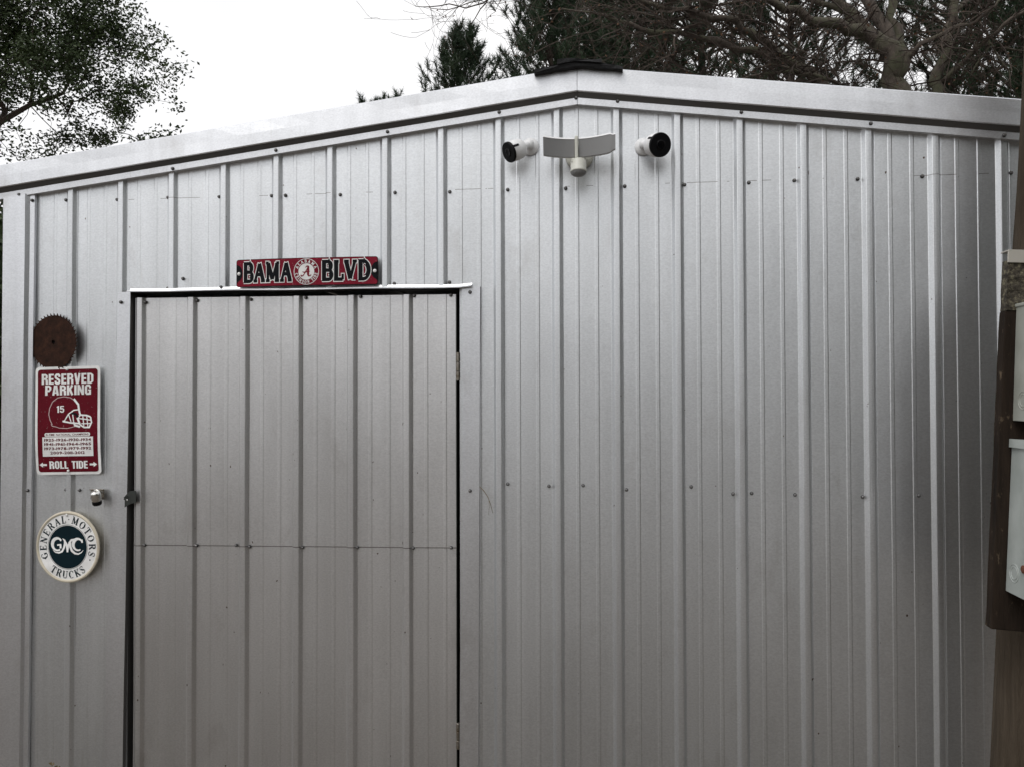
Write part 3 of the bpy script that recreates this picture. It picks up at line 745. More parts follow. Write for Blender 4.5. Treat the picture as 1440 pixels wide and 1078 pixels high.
# ---- round truck sign
Y0 = -.026
cg = W(95.8, 768.2, Y0); rx = (W(141.5, 768, Y0)-W(50.5, 768, Y0)).x/2; rz = (W(96, 718, Y0)-W(96, 818.5, Y0)).z/2
rg = (rx+rz)/2
gs = empty('round_sign', cg, 'round white enamel truck sign with dark blue centre and cream rim, below the padlock', 'sign')
Mg = Matrix.Translation(cg) @ Matrix.Rotation(R(-1.5), 4, 'Z') @ Matrix.Rotation(R(-1), 4, 'Y')
kx, kz = rx/rg, rz/rg
Mg = Mg @ Matrix.Diagonal((kx, 1, kz, 1))
bm = bmesh.new(); lathe(bm, [(.4*rg, -.003), (rg*.985, -.003), (rg, 0), (rg*.99, .0045), (rg*.955, .0065), (rg*.92, .004), (rg*.915, .001)], 64, Matrix.Rotation(R(90), 4, 'X'), 0, False)
finish(bm, 'rim', m_cream, gs, Mg)
bm = bmesh.new(); prism(bm, [(rg*.93*math.cos(2*math.pi*i/64), rg*.93*math.sin(2*math.pi*i/64)) for i in range(64)], -.0022, .0022)
finish(bm, 'face', m_swhite, gs, Mg)
bm = bmesh.new(); disc(bm, 0, 0, rg*.60, rg*.60, -.0028, 0, 64); finish(bm, 'centre_disc', m_navy, gs, Mg)
bm = bmesh.new(); disc(bm, 0, 0, rg*.625, rg*.625, -.0026, 0, 64, .985); finish(bm, 'ring_line', m_navy, gs, Mg)
def arc_text(fin, s, rad, a_mid, h, wt, y, inward=False, spread=None, gapk=.16, xk=1.0):
    ws = [(GL[c][0] if c in GL else .42)*h*xk for c in s]; tot = sum(ws)+gapk*h*(len(s)-1)
    sp_ = spread/tot*rad if spread else 1
    pos = -tot/2
    for c, w0 in zip(s, ws):
        mid = pos + w0/2; th = (mid/rad)*sp_
        a = a_mid - th if not inward else a_mid + th
        if c in GL:
            def T(x, z, a=a, w0=w0):
                lx = (x*h*xk - w0/2); lz = z*h
                if not inward:
                    rr = rad+lz; e = (math.cos(a), math.sin(a)); t = (math.sin(a), -math.cos(a))
                    return (e[0]*rr+t[0]*lx, e[1]*rr+t[1]*lx)
                rr = rad+h-lz; e = (math.cos(a), math.sin(a)); t = (-math.sin(a), math.cos(a))
                return (e[0]*rr+t[0]*lx, e[1]*rr+t[1]*lx)
            bm = bmesh.new(); letter(bm, c, T, wt, y); fin(bm)
        elif c == '.':
            bm = bmesh.new(); disc(bm, math.cos(a)*(rad+h*.5), math.sin(a)*(rad+h*.5), h*.09, h*.09, y, 0, 10); fin(bm)
        pos += w0+gapk*h
WT = {TK: .20, TN: .085, SF: .075}
fing = lambda bm: finish(bm, 'letter', m_navy, gs, Mg)
arc_text(fing, 'GENERAL.MOTORS', rg*.675, R(93), rg*.195, WT, -.0030, spread=R(226))
arc_text(fing, 'TRUCKS', rg*.675, R(270), rg*.195, WT, -.0030, True, spread=R(82))
for a in (R(205), R(333)): bm = bmesh.new(); disc(bm, math.cos(a)*rg*.78, math.sin(a)*rg*.78, rg*.022, rg*.022, -.003, 0, 10); finish(bm, 'dot', m_navy, gs, Mg)
# stylised three-letter mark
bm = bmesh.new(); q = rg*.60
def sw_(pts, wd): ribbon(bm, [(x*q*.90+.01*q, z*q*.86+.07*q) for x, z in pts], [v*q*.72 for v in wd] if isinstance(wd, list) else wd*q*.72, -.0032)
sw_(arc(-.60, .06, .30, .33, 52, 300, 16), [.08, .12, .15, .18, .20, .22, .23, .23, .22, .20, .18, .16, .14, .12, .12, .12, .12])
sw_([(-.47, .36), (-.38, .26)], .13)
sw_([(-.62, .02), (-.38, .05)], .10); sw_([(-.42, .06), (-.42, -.16)], .14)
sw_([(-.86, -.26), (-.72, -.37), (-.52, -.40), (-.34, -.33), (-.22, -.12), (-.16, .12), (-.18, .28), (-.30, .38)], [.03, .07, .10, .12, .14, .15, .12, .04])
sw_([(-.17, .30), (-.08, .08), (-.02, -.10), (-.02, -.36)], [.05, .16, .20, .12])
sw_([(-.02, -.36), (.02, -.05), (.10, .16), (.22, .30), (.40, .36)], [.10, .14, .14, .14, .05])
sw_([(.14, .18), (.16, -.08), (.24, -.28), (.42, -.42), (.62, -.45), (.80, -.36), (.90, -.24)], [.14, .17, .16, .13, .09, .06, .02])
sw_(arc(.60, .06, .28, .31, 40, 300, 16), [.12, .12, .13, .15, .18, .21, .23, .23, .23, .21, .18, .15, .13, .12, .11, .10, .08])
sw_([(.82, .34), (.84, .16)], .12)
finish(bm, 'mark', m_swhite, gs, Mg)
bm = bmesh.new(); lathe(bm, [(.0055, 0), (.005, .003), (.002, .0045)], 12, Matrix.Translation((-.002, -.003, rg*.90)) @ Matrix.Rotation(R(90), 4, 'X')); finish(bm, 'screw', m_swhite, gs, Mg)

# ---- long street sign above the door
Y0 = -.026
A, B, C_, D_ = W(333, 366, Y0), W(531.5, 360.5, Y0), W(531.5, 400, Y0), W(332.5, 404.5, Y0)
cs = (A+B+C_+D_)/4; sw = ((B-A).length+(C_-D_).length)/2; sh = ((A-D_).length+(B-C_).length)/2
ang = -math.atan2((B-A).z+(C_-D_).z, (B-A).x+(C_-D_).x)
bs = empty('street_sign', cs, 'long crimson street sign reading BAMA BLVD above the door', 'sign')
Mb = Matrix.Translation(cs) @ Matrix.Rotation(ang, 4, 'Y')
hx, hz = sw/2, sh/2
bend2 = lambda x, z: -.010*(1-(x/hx)**2) + .002*math.sin(x*9)
def slice_x(bm, w_, n):
    for i in range(1, n): bmesh.ops.bisect_plane(bm, geom=bm.verts[:]+bm.edges[:]+bm.faces[:], plane_co=(-w_/2+w_*i/n, 0, 0), plane_no=(1, 0, 0))
bm = bmesh.new(); prism(bm, rrect(sw, sh, .010), -.0007, .0007); slice_x(bm, sw, 14); finish(bm, 'plate', m_sblack, bs, Mb, bend2)
bm = bmesh.new(); poly(bm, rrect(sw-.004, sh-.004, .009), -.0013); slice_x(bm, sw, 14); finish(bm, 'painted_panel', m_red2, bs, Mb, bend2)
for s in (-1, 1):                                           # dark rounded ends
    bm = bmesh.new()
    pts = [(s*(hx-.002), hz*.62)] + [(s*(hx-.002-.026*math.sin(R(t))), hz*.62*math.cos(R(t))) for t in range(15, 166, 15)] + [(s*(hx-.002), -hz*.75)]
    poly(bm, pts if s > 0 else pts[::-1], -.0019)
    finish(bm, 'dark_end', m_sblack, bs, Mb, bend2)
for s in (-1, 1):
    bm = bmesh.new(); lathe(bm, [(.0072, 0), (.0065, .003), (.003, .005)], 12, Matrix.Translation((s*(hx-.0125), -.002, -.002)) @ Matrix.Rotation(R(90), 4, 'X')); finish(bm, 'screw', m_swhite, bs, Mb, bend2)
WB = {TK: .30, TN: .20, SF: .17}
def block_word(s, xa, xb, z0, z1):
    tot = sum(GL[c][0] for c in s)+.07*(len(s)-1); k = (xb-xa)/tot; h = z1-z0; x = xa
    for c in s:
        T = lambda a, b, x=x: (x+a*k, z0+h*.08+b*h*.84)
        b1, b2 = bmesh.new(), bmesh.new()
        letter(b1, c, T, WB, -.0021, 0, .10); letter(b2, c, T, WB, -.0027, 0, 0); x += (GL[c][0]+.07)*k
        finish(b1, 'letter_outline', m_swhite, bs, Mb, bend2); finish(b2, 'letter', m_sblack, bs, Mb, bend2)
block_word('BAMA', -hx+.052*sw, -hx+.405*sw, -hz+.14*sh, hz-.10*sh)
block_word('BLVD', -hx+.612*sw, -hx+.945*sw, -hz+.14*sh, hz-.10*sh)
ex = -hx+.508*sw; er = sh*.47
bm = bmesh.new(); disc(bm, ex, 0, er, er, -.0021, 0, 48, .955); disc(bm, ex, 0, er*.63, er*.63, -.0021, 0, 40)
finish(bm, 'emblem', m_swhite, bs, Mb, bend2)
WS = {TK: .26, TN: .18, SF: .16}
GL['I'] = (.36, [([(.18, 0), (.18, 1)], TK), ([(.02, 1), (.34, 1)], SF), ([(.02, 0), (.34, 0)], SF)])
def fina(bm):
    for v in bm.verts: v.co.x += ex
    finish(bm, 'letter', m_swhite, bs, Mb, bend2)
arc_text(fina, 'ALABAMA', er*.69, R(90), er*.21, WS, -.0026, spread=R(150))
arc_text(fina, 'CRIMSON TIDE', er*.69, R(270), er*.21, WS, -.0026, True, spread=R(165), xk=.8)
bm = bmesh.new(); k = er*.60
def ea(pts, wd): ribbon(bm, [(ex+x*k, z*k) for x, z in pts], [v*k for v in wd] if isinstance(wd, list) else wd*k, -.0028)
ea([(-.72, -.42), (-.62, -.58), (-.42, -.52), (-.18, -.18), (.10, .28), (.30, .66)], [.14, .16, .12, .10, .12, .18])
ea([(-.10, .50), (.05, .68), (.30, .68)], [.08, .12, .16])
ea([(.30, .68), (.26, .10), (.24, -.36), (.32, -.56), (.50, -.56), (.66, -.40)], [.16, .28, .28, .18, .12, .06])
ea([(-.52, -.02), (-.30, -.10), (.05, -.04), (.50, .02)], [.06, .14, .14, .06])
finish(bm, 'emblem_letter', m_red2, bs, Mb, bend2)
bm = bmesh.new(); box(bm, (-.008, -.0031, -.0016), (.008, -.0028, .0016), Matrix.Translation((hx-.098, 0, -hz+.0175))); finish(bm, 'small_mark', m_swhite, bs, Mb, bend2)

# ---- saw blade
Yb = -.021
cb = W(75.2, 481, Yb); rb = (W(77, 441, Yb)-W(77, 481.5, Yb)).z
bm = bmesh.new(); nt_ = 44; pts = []
for i in range(nt_):
    a = 2*math.pi*i/nt_
    for (da, rr) in ((0, .915), (.60, .93), (.92, 1.0), (.97, .985)):
        pts.append((rb*rr*math.cos(a+da*2*math.pi/nt_), rb*rr*math.sin(a+da*2*math.pi/nt_)))
hole = [(.009*math.cos(2*math.pi*i/16), .009*math.sin(2*math.pi*i/16)) for i in range(16)]
va = [[bm.verts.new((p[0], y, p[1])) for p in pts] for y in (-.001, .001)]; vh = [[bm.verts.new((p[0], y, p[1])) for p in hole] for y in (-.001, .001)]
n = len(pts)
for s in (0, 1):
    es = []
    for L in (va[s], vh[s]): es += [bm.edges.new((L[i], L[(i+1) % len(L)])) for i in range(len(L))]
    bmesh.ops.triangle_fill(bm, use_beauty=True, use_dissolve=False, edges=es)
for L0, L1 in ((va[0], va[1]), (vh[0], vh[1])):
    for i in range(len(L0)): bm.faces.new((L0[i], L0[(i+1) % len(L0)], L1[(i+1) % len(L0)], L1[i]))
bmesh.ops.recalc_face_normals(bm, faces=bm.faces)
bmesh.ops.transform(bm, matrix=Matrix.Translation(cb) @ Matrix.Rotation(R(-5), 4, 'Z'), verts=bm.verts)
o = from_bm('saw_blade', bm, m_rust)
tag(o, 'rusty brown toothed circular saw blade on the wall above the parking sign', 'saw blade')

# ------------------------------------------------------------------ cameras and floodlight
def bullet(cpx, cpy, base_px, base_py, face_dir, rad, length, label):
    f = Vector(face_dir).normalized()
    base = W(base_px, base_py, -.004)
    root = empty('security_camera', base, label, 'camera', 'security cameras under the gable')
    bm = bmesh.new(); rotw = Matrix.Translation(base) @ Matrix.Rotation(R(90), 4, 'X')
    lathe(bm, [(.034, 0), (.034, .006), (.030, .012), (.016, .017), (.012, .022)], 28, rotw); from_bm('mount_plate', bm, m_white, root, True)
    depth = -.004-.060
    face = W(cpx, cpy, depth - length*max(-f.y, .2)*1.0)
    back = face - f*length
    bm = bmesh.new()
    tube(bm, [base+Vector((0, -.018, 0)), base+Vector((0, -.035, -.002)), (base+back)/2+Vector((0, -.022, .0)), back+f*.02], [.013, .013, .014, .017], 14)
    from_bm('arm', bm, m_white, root, True)
    bm = bmesh.new(); jb = (base+Vector((0, -.036, -.002)))
    lathe(bm, [(.004, -.018), (.013, -.015), (.018, -.006), (.0185, .004), (.015, .013), (.005, .018)], 18, Matrix.Translation(jb)); from_bm('ball_joint', bm, m_white, root, True)
    q = f.to_track_quat('Z', 'Y').to_matrix().to_4x4(); Mq = Matrix.Translation(back) @ q
    bm = bmesh.new(); r = rad
    lathe(bm, [(r*.45, 0), (r*.72, .002), (r*.90, .009), (r*.97, .020), (r, .035), (r*1.01, length-.004)], 36, Mq); from_bm('housing', bm, m_white, root, True)
    bm = bmesh.new()
    lathe(bm, [(r*1.012, length-.0035), (r*1.02, length+.002), (r*.97, length+.006)], 36, Mq, 0, True)
    from_bm('face_plate', bm, m_bplastic, root)
    bm = bmesh.new(); lathe(bm, [(r*.42, length+.0063), (r*.40, length+.0085), (r*.30, length+.0075), (r*.05, length+.0070)], 28, Mq); from_bm('lens', bm, m_lens, root, True)
    # dark catch running back from the face plate on the side seen from the ground
    side = f.cross(Vector((0, 0, 1))).normalized(); u = side.cross(f)
    if f.x > 0: side = side
    sgn = 1 if f.x > 0 else -1
    ctr = back + f*(length-.014) + (Vector((0, -1, 0)) - f*Vector((0, -1, 0)).dot(f)).normalized()*r*.985*1.0
    ax = (Vector((0, -1, 0)) - f*Vector((0, -1, 0)).dot(f)).normalized(); bx_ = ax.cross(f)
    Mo = Matrix((( f.x, ax.x, bx_.x, ctr.x), (f.y, ax.y, bx_.y, ctr.y), (f.z, ax.z, bx_.z, ctr.z), (0, 0, 0, 1)))
    bm = bmesh.new(); box(bm, (-.013, -.004, -.0045), (.013, .0022, .0045), Mo, 0, .0008); from_bm('catch', bm, m_bplastic, root)
    return root
bullet(716.3, 214.3, 746, 207, (-.72, -.56, -.42), .0385, .066, 'left white bullet camera facing out to the left of the floodlight')
bullet(928.3, 204.0, 905, 207, (.40, -.82, -.26), .0430, .066, 'right white bullet camera with its round black face turned towards the right')

cf = W(815, 222, -.004)
fl = empty('floodlight', cf, 'curved double floodlight bar with a motion sensor under the gable peak', 'floodlight')
bm = bmesh.new(); lathe(bm, [(.055, 0), (.055, .016), (.050, .024), (.03, .028)], 32, Matrix.Translation(cf+Vector((0, 0, .006))) @ Matrix.Rotation(R(90), 4, 'X')); from_bm('mount_plate', bm, m_yel, fl, True)
pm = W(811, 210, -.115)
bm = bmesh.new()
tube(bm, [cf+Vector((0, -.02, .005)), cf+Vector((0, -.06, .012)), Vector((pm.x, -.10, pm.z-.005))], [.022, .020, .018], 14)
from_bm('neck', bm, m_yel, fl, True)
Yp = -.115
pL, pR, pC = W(764, 205, Yp-.045), W(865.5, 201, Yp-.045), W(811, 209, Yp)
hh = .035
for s, (xa, xb) in ((-1, (pL.x, pC.x-.008)), (1, (pC.x+.008, pR.x))):
    half = abs(pR.x-pL.x)/2; V = []; NB = 14; ring = []
    for k in range(NB+1):
        x = xa+(xb-xa)*k/NB; t = (x-pC.x)/half
        y = Yp - .045*t*t; zc = pC.z + (.009*t*t if False else 0) + ((pL.z if s < 0 else pR.z)-pC.z)*t*t
        e = min(1, (1-abs(t))*half/.014 + .001); hz_ = hh*(.80+.20*math.sqrt(max(0, 1-(1-e)**2)))
        # tilted slightly downwards, 16 mm thick with a rounded lip
        prof = [(.006, -hz_, 0), (-.0035, -hz_*1.0, 0), (-.006, -hz_*.96, 1), (-.016, hz_*.82, 1), (-.0175, hz_*.84, 0), (-.010, hz_*1.06, 0), (.010, hz_*1.05, 0), (.014, hz_*.8, 0), (.010, -hz_*.8, 0)]
        ring.append([(x, y+a, zc+b) for a, b, _ in prof])
    V = [p for r_ in ring for p in r_]; n = 9; Fa, mi = [], []
    for k in range(NB):
        for j in range(n):
            a, b = k*n+j, k*n+(j+1) % n; Fa.append((a, b, b+n, a+n)); mi.append(1 if j in (1, 2) else 0)
    Fa += [tuple(range(n))[::-1], tuple(NB*n+i for i in range(n))]; mi += [0, 0]
    from_py('light_panel', V, Fa, [m_white, m_led], fl, mi=mi)
bm = bmesh.new(); box(bm, (-.0065, -.022, -.043), (.0065, .012, .042), Matrix.Translation((pC.x, Yp, pC.z)), 0, .004)
box(bm, (-.022, -.020, -.058), (.022, .02, -.040), Matrix.Translation((pC.x+.002, Yp, pC.z)), 0, .005)
from_bm('bracket', bm, m_yel, fl)
s0 = W(813.5, 234, Yp)
bm = bmesh.new(); lathe(bm, [(.010, .026), (.024, .024), (.0290, .019), (.0295, -.016), (.0305, -.019), (.0305, -.024)], 32, Matrix.Translation(s0) @ Matrix.Rotation(R(-6), 4, 'X')); from_bm('sensor_housing', bm, m_yel, fl, True)
bm = bmesh.new(); lathe(bm, [(.0285, -.0245), (.027, -.030), (.020, -.035), (.010, -.038), (.001, -.039)], 32, Matrix.Translation(s0) @ Matrix.Rotation(R(-6), 4, 'X'), 0, False); from_bm('sensor_dome', bm, m_led, fl, True)

# ------------------------------------------------------------------ pole, board, boxes on the right
Yp0 = -.33
a, b = W(1391, 1078, Yp0), W(1435.5, 90, Yp0)
dirp = (b-a).normalized(); slope = (b.x-a.x)/(b.z-a.z)
rp_ = .105
V, Fc = [], []
NZ, NA = 60, 40
for k in range(NZ+1):
    z = -.05 + 5.2*k/NZ; rr = rp_*(1.03-.015*z)
    ex_ = a.x + (z-a.z)*slope + rp_*1.16 - .008*math.exp(-((z-1.95)/.25)**2)
    for j in range(NA):
        t = 2*math.pi*j/NA; q = rr*(1 + .012*math.sin(5*t+z*.8) + .02*max(0, math.sin(9*t+.5*math.sin(z*1.3)))**6*-1.0)
        V.append((ex_+q*math.cos(t), Yp0+q*math.sin(t), z))
for k in range(NZ):
    for j in range(NA): A_ = k*NA+j; B_ = k*NA+(j+1) % NA; Fc.append((A_, B_, B_+NA, A_+NA))
Fc.append(tuple(NZ*NA+j for j in range(NA)))
o = from_py('utility_pole', V, Fc, m_pole, smooth=True)
tag(o, 'weathered grey brown wooden pole leaning by the right end of the shed', 'pole')
Yq = -.50
tl, bl = W(1417.5, 364, Yq), W(1394, 884, Yq)
lean = math.atan2(tl.x-bl.x, tl.z-bl.z); hb_ = (tl-bl).length
Mbd = Matrix.Translation(bl) @ Matrix.Rotation(lean, 4, 'Y')
bw = .46
mb = empty('mounting_board', bl, 'dark brown painted board fixed on the leaning pole behind the grey boxes', 'board')
bm = bmesh.new(); box(bm, (0, 0, 0), (bw, .038, hb_-.155), None, 0, .003)
bmesh.ops.subdivide_edges(bm, edges=[e for e in bm.edges if e.calc_length() > .3], cuts=16)
for v in bm.verts:
    if v.co.x < .01: v.co.x += rnd.uniform(-.0018, .0018)
bmesh.ops.transform(bm, matrix=Mbd, verts=bm.verts); from_bm('board', bm, m_board, mb)
bm = bmesh.new(); box(bm, (.001, -.001, hb_-.1545), (bw, .037, hb_-.004), None, 0, .002)
bmesh.ops.subdivide_edges(bm, edges=[e for e in bm.edges if e.calc_length() > .04], cuts=8, use_grid_fill=True)
for v in bm.verts: v.co += Vector((0, rnd.uniform(-.003, .003), rnd.uniform(-.0015, .0015)))
bmesh.ops.transform(bm, matrix=Mbd, verts=bm.verts); from_bm('weathered_top', bm, m_lichen, mb)
st = empty('metal_strap', tl, 'pale metal strap with a bolt across the top of the brown board', 'strap')
bm = bmesh.new(); box(bm, (-.003, -.007, hb_-.012), (bw, -.002, hb_+.024), Mbd, 0, .001); box(bm, (-.003, -.007, hb_+.022), (bw, .040, hb_+.026), Mbd, 0, .0008); from_bm('strap_plate', bm, m_strap, st)
bm = bmesh.new(); lathe(bm, [(.008, 0), (.008, .005), (.006, .006)], 6, Mbd @ Matrix.Translation((.053, -.007, hb_+.006)) @ Matrix.Rotation(R(90), 4, 'X')); from_bm('bolt', bm, m_bsteel, st)
def knockouts(bm, y, z, r, x):
    for k, rr in enumerate((1.0, .68)):
        pts = [Vector((x-.0006, y+rr*r*math.cos(t), z+rr*r*math.sin(t))) for t in np.linspace(0, 2*math.pi, 25)]
        for p, q in zip(pts, pts[1:]):
            d = (q-p); 
        ring = []
        n = 24
        for i in range(n):
            t = 2*math.pi*i/n; c_, s_ = math.cos(t), math.sin(t)
            ring.append([bm.verts.new((x-h_, y+(rr*r+w_)*c_, z+(rr*r+w_)*s_)) for w_, h_ in ((-.0016, -.0002), (-.0005, .0012), (.0005, .0012), (.0016, -.0002))])
        for i in range(n):
            for j in range(3): bm.faces.new((ring[i][j], ring[(i+1) % n][j], ring[(i+1) % n][j+1], ring[i][j+1]))
def ebox(name, tpx, tpy, bpx, bpy_, dep, mat, label, kz, lid):
    """grey enclosure on the board; its left side faces the view"""
    yb = Yq-.002
    T_, B_ = W(tpx, tpy, yb), W(bpx, bpy_, yb); h = (T_-B_).length
    ln = math.atan2(T_.x-B_.x, T_.z-B_.z)
    Mx = Matrix.Translation(B_) @ Matrix.Rotation(ln, 4, 'Y')
    root = empty(name, B_, label, 'electrical box')
    bm = bmesh.new(); box(bm, (0, -dep, 0), (.30, 0, h), None, 0, .0015)
    bmesh.ops.transform(bm, matrix=Mx, verts=bm.verts); from_bm('case', bm, mat, root)
    bm = bmesh.new(); knockouts(bm, *kz, .0); bmesh.ops.transform(bm, matrix=Mx, verts=bm.verts); from_bm('knockout', bm, mat, root)
    bm = bmesh.new()
    if lid: 
        box(bm, (-.008, -dep-.008, h), (.308, .0, h+.003), None, 0, .001)
        box(bm, (-.008, -dep-.008, h-.022), (-.004, -.0, h+.001), None, 0, .001)
    else: box(bm, (-.004, -dep-.004, h-.001), (.304, 0, h+.009), None, 0, .002)
    bmesh.ops.transform(bm, matrix=Mx, verts=bm.verts); from_bm('top_flange', bm, mat, root)
    bm = bmesh.new(); box(bm, (-.003, -dep-.010, -.014 if lid else .0), (.303, -dep-.0005, h-.006), None, 0, .002)
    bmesh.ops.transform(bm, matrix=Mx, verts=bm.verts); from_bm('cover', bm, mat, root)
    return root, Mx, h
ebox('meter_box', 1429, 432, 1424, 591, .16, m_box2, 'upper grey electrical box on the brown board', (-.055, .060, .026), False)
r2, Mx2, h2 = ebox('disconnect_box', 1423, 618, 1414, 830, .115, m_box, 'lower grey electrical box with a flanged lid, its bottom cut on a slope', (-.045, .062, .026), True)
bm = bmesh.new(); lathe(bm, [(.011, 0), (.012, .004), (.007, .007)], 12, Mx2 @ Matrix.Translation((0, -.098, .085)) @ Matrix.Rotation(R(-90), 4, 'Y')); from_bm('rusty_hub', bm, m_rspot, r2)

# ------------------------------------------------------------------ twig stuck behind the jamb and the weed at the foot
bm = bmesh.new()
tw = [W(*q) for q in ((674.5, 684, -.019), (680, 689, -.026), (686, 698, -.03), (690, 709, -.03), (693, 721, -.028))]
tube(bm, tw, [.0012, .0014, .0014, .0011, .0007], 5)
tube(bm, [W(687.5, 703, -.03), W(688, 712, -.027), (W(687, 723, -.026))], [.0009, .0007, .0004], 5)
o = from_bm('dry_twig', bm, m_weed); tag(o, 'thin forked dry stem sticking out beside the right door jamb', 'twig')
bm = bmesh.new()
bp = W(70, 1078, -.12); 
for (dx, dy, hgt, cv) in ((0, 0, .145, .012), (.008, .01, .128, .022), (-.008, -.01, .120, -.018), (.0, .02, .09, -.03), (.01, -.02, .08, .035)):
    z1 = hgt; pts = [(bp.x+dx+cv*t*t, bp.y+dy, z1*t) for t in np.linspace(0, 1, 6)]
    tube(bm, pts, [.002, .002, .0018, .0015, .001, .0006], 4)
    tip = Vector(pts[-1])
    for s in (-1, 1):
        v = [bm.verts.new(tip+Vector(q)) for q in ((0, 0, -.012), (s*.010, -.004, -.004), (s*.014, -.006, .002), (s*.004, 0, .004))]; bm.faces.new(v)
o = from_bm('dry_weed', bm, m_weed); tag(o, 'small dry weed standing at the foot of the wall, lower left', 'weed')

# ------------------------------------------------------------------ trees
def grow(root_nodes, pts, seed, alpha=.35, min_r=.006, expo=2.3, droop=0.0):
    """connect every point to the nearest branch node (favouring short ways back to the root), then thicken by what each node carries"""
    rg_ = np.random.RandomState(seed)
    P_ = [np.array(p, float) for p in root_nodes]; par = [-1]+list(range(len(root_nodes)-1)); cost = [0.0]
    for i in range(1, len(P_)): cost.append(cost[-1]+np.linalg.norm(P_[i]-P_[i-1]))
    pts = np.array(pts); base = P_[-1]
    order = np.argsort(np.linalg.norm(pts-base, axis=1)); 
    cap = len(P_)+len(pts)*4+10; A = np.zeros((cap, 3)); A[:len(P_)] = P_; Cc = np.zeros(cap); Cc[:len(P_)] = cost; n = len(P_); start = len(P_)//2
    par = par + [0]*(cap-n); term = []
    for i in order:
        p = pts[i]; d = np.linalg.norm(A[start:n]-p, axis=1); j = int(np.argmin(d + alpha*Cc[start:n]))+start; L = d[j-start]
        seg = max(1, min(3, int(L/.35)+1)); prev = j
        for s in range(1, seg+1):
            t = s/seg; q = A[j]*(1-t)+p*t
            if s < seg: q = q + rg_.normal(0, .06*L/seg+.01, 3) + np.array([0, 0, .08*L*math.sin(math.pi*t)])
            A[n] = q; par[n] = prev; Cc[n] = Cc[prev]+L/seg; prev = n; n += 1
        term.append(prev)
    A = A[:n]; par = par[:n]; load = np.zeros(n); ch = [0]*n
    for i in range(n-1, 0, -1):
        if load[i] == 0: load[i] = 1
        load[par[i]] += load[i]; ch[par[i]] += 1
    rad = min_r*load**(1/expo)
    return A, par, rad, term, ch
def branch_mesh(A, par, rad, rmax=9, sides=5, skip=0):
    V, Fc = [], []
    for i in range(1, len(A)):
        j = par[i]; p, q = A[j], A[i]; d = q-p; L = np.linalg.norm(d)
        if L < 1e-5: continue
        d = d/L; a = np.cross(d, (0, 0, 1) if abs(d[2]) < .9 else (1, 0, 0)); a /= np.linalg.norm(a); b = np.cross(d, a)
        r1 = min(rmax, min(rad[j], rad[i]*1.35)); r2 = min(rmax, rad[i]); sd_ = sides if r1 > .02 else 3
        if r1 > .08: sd_ = 10
        n0 = len(V)
        for (c_, rr) in ((p-d*r1*.3, r1), (q, r2)):
            for k in range(sd_): t = 2*math.pi*k/sd_; V.append(c_+rr*(a*math.cos(t)+b*math.sin(t)))
        for k in range(sd_): Fc.append((n0+k, n0+(k+1) % sd_, n0+sd_+(k+1) % sd_, n0+sd_+k))
    return V, Fc
def leaves(centres, n_each, spread, L, wd, seed, dirs=None, flat=.6):
    g = np.random.RandomState(seed); N_ = len(centres)*n_each
    C0 = np.repeat(np.array(centres), n_each, axis=0) + g.normal(0, spread, (N_, 3))
    d = g.normal(0, 1, (N_, 3)); d[:, 2] *= flat; d /= np.linalg.norm(d, axis=1)[:, None]
    s = np.cross(d, g.normal(0, 1, (N_, 3))); s /= np.linalg.norm(s, axis=1)[:, None]
    l = L*g.uniform(.65, 1.2, (N_, 1)); w_ = wd*g.uniform(.7, 1.2, (N_, 1)); nrm = np.cross(d, s)
    v = np.stack([C0, C0+d*l*.5+s*w_*.5+nrm*w_*.18, C0+d*l, C0+d*l*.5-s*w_*.5+nrm*w_*.18], axis=1).reshape(-1, 3)
    f = (np.arange(N_)[:, None]*4+np.array([0, 1, 2, 3])[None]).tolist()
    return v.tolist(), f
def in_ellipsoids(ells, n, seed, shell=.0):
    g = np.random.RandomState(seed); out_ = []
    vol = np.array([e[1][0]*e[1][1]*e[1][2] for e in ells]); vol = vol/vol.sum()
    for _ in range(n):
        e = ells[g.choice(len(ells), p=vol)]; d = g.normal(0, 1, 3); d /= np.linalg.norm(d); r_ = (shell+(1-shell)*g.uniform())**(1/2.4)
        out_.append(np.array(e[0])+d*r_*np.array(e[1]))
    return out_
def v3(p): return np.array((p.x, p.y, p.z))

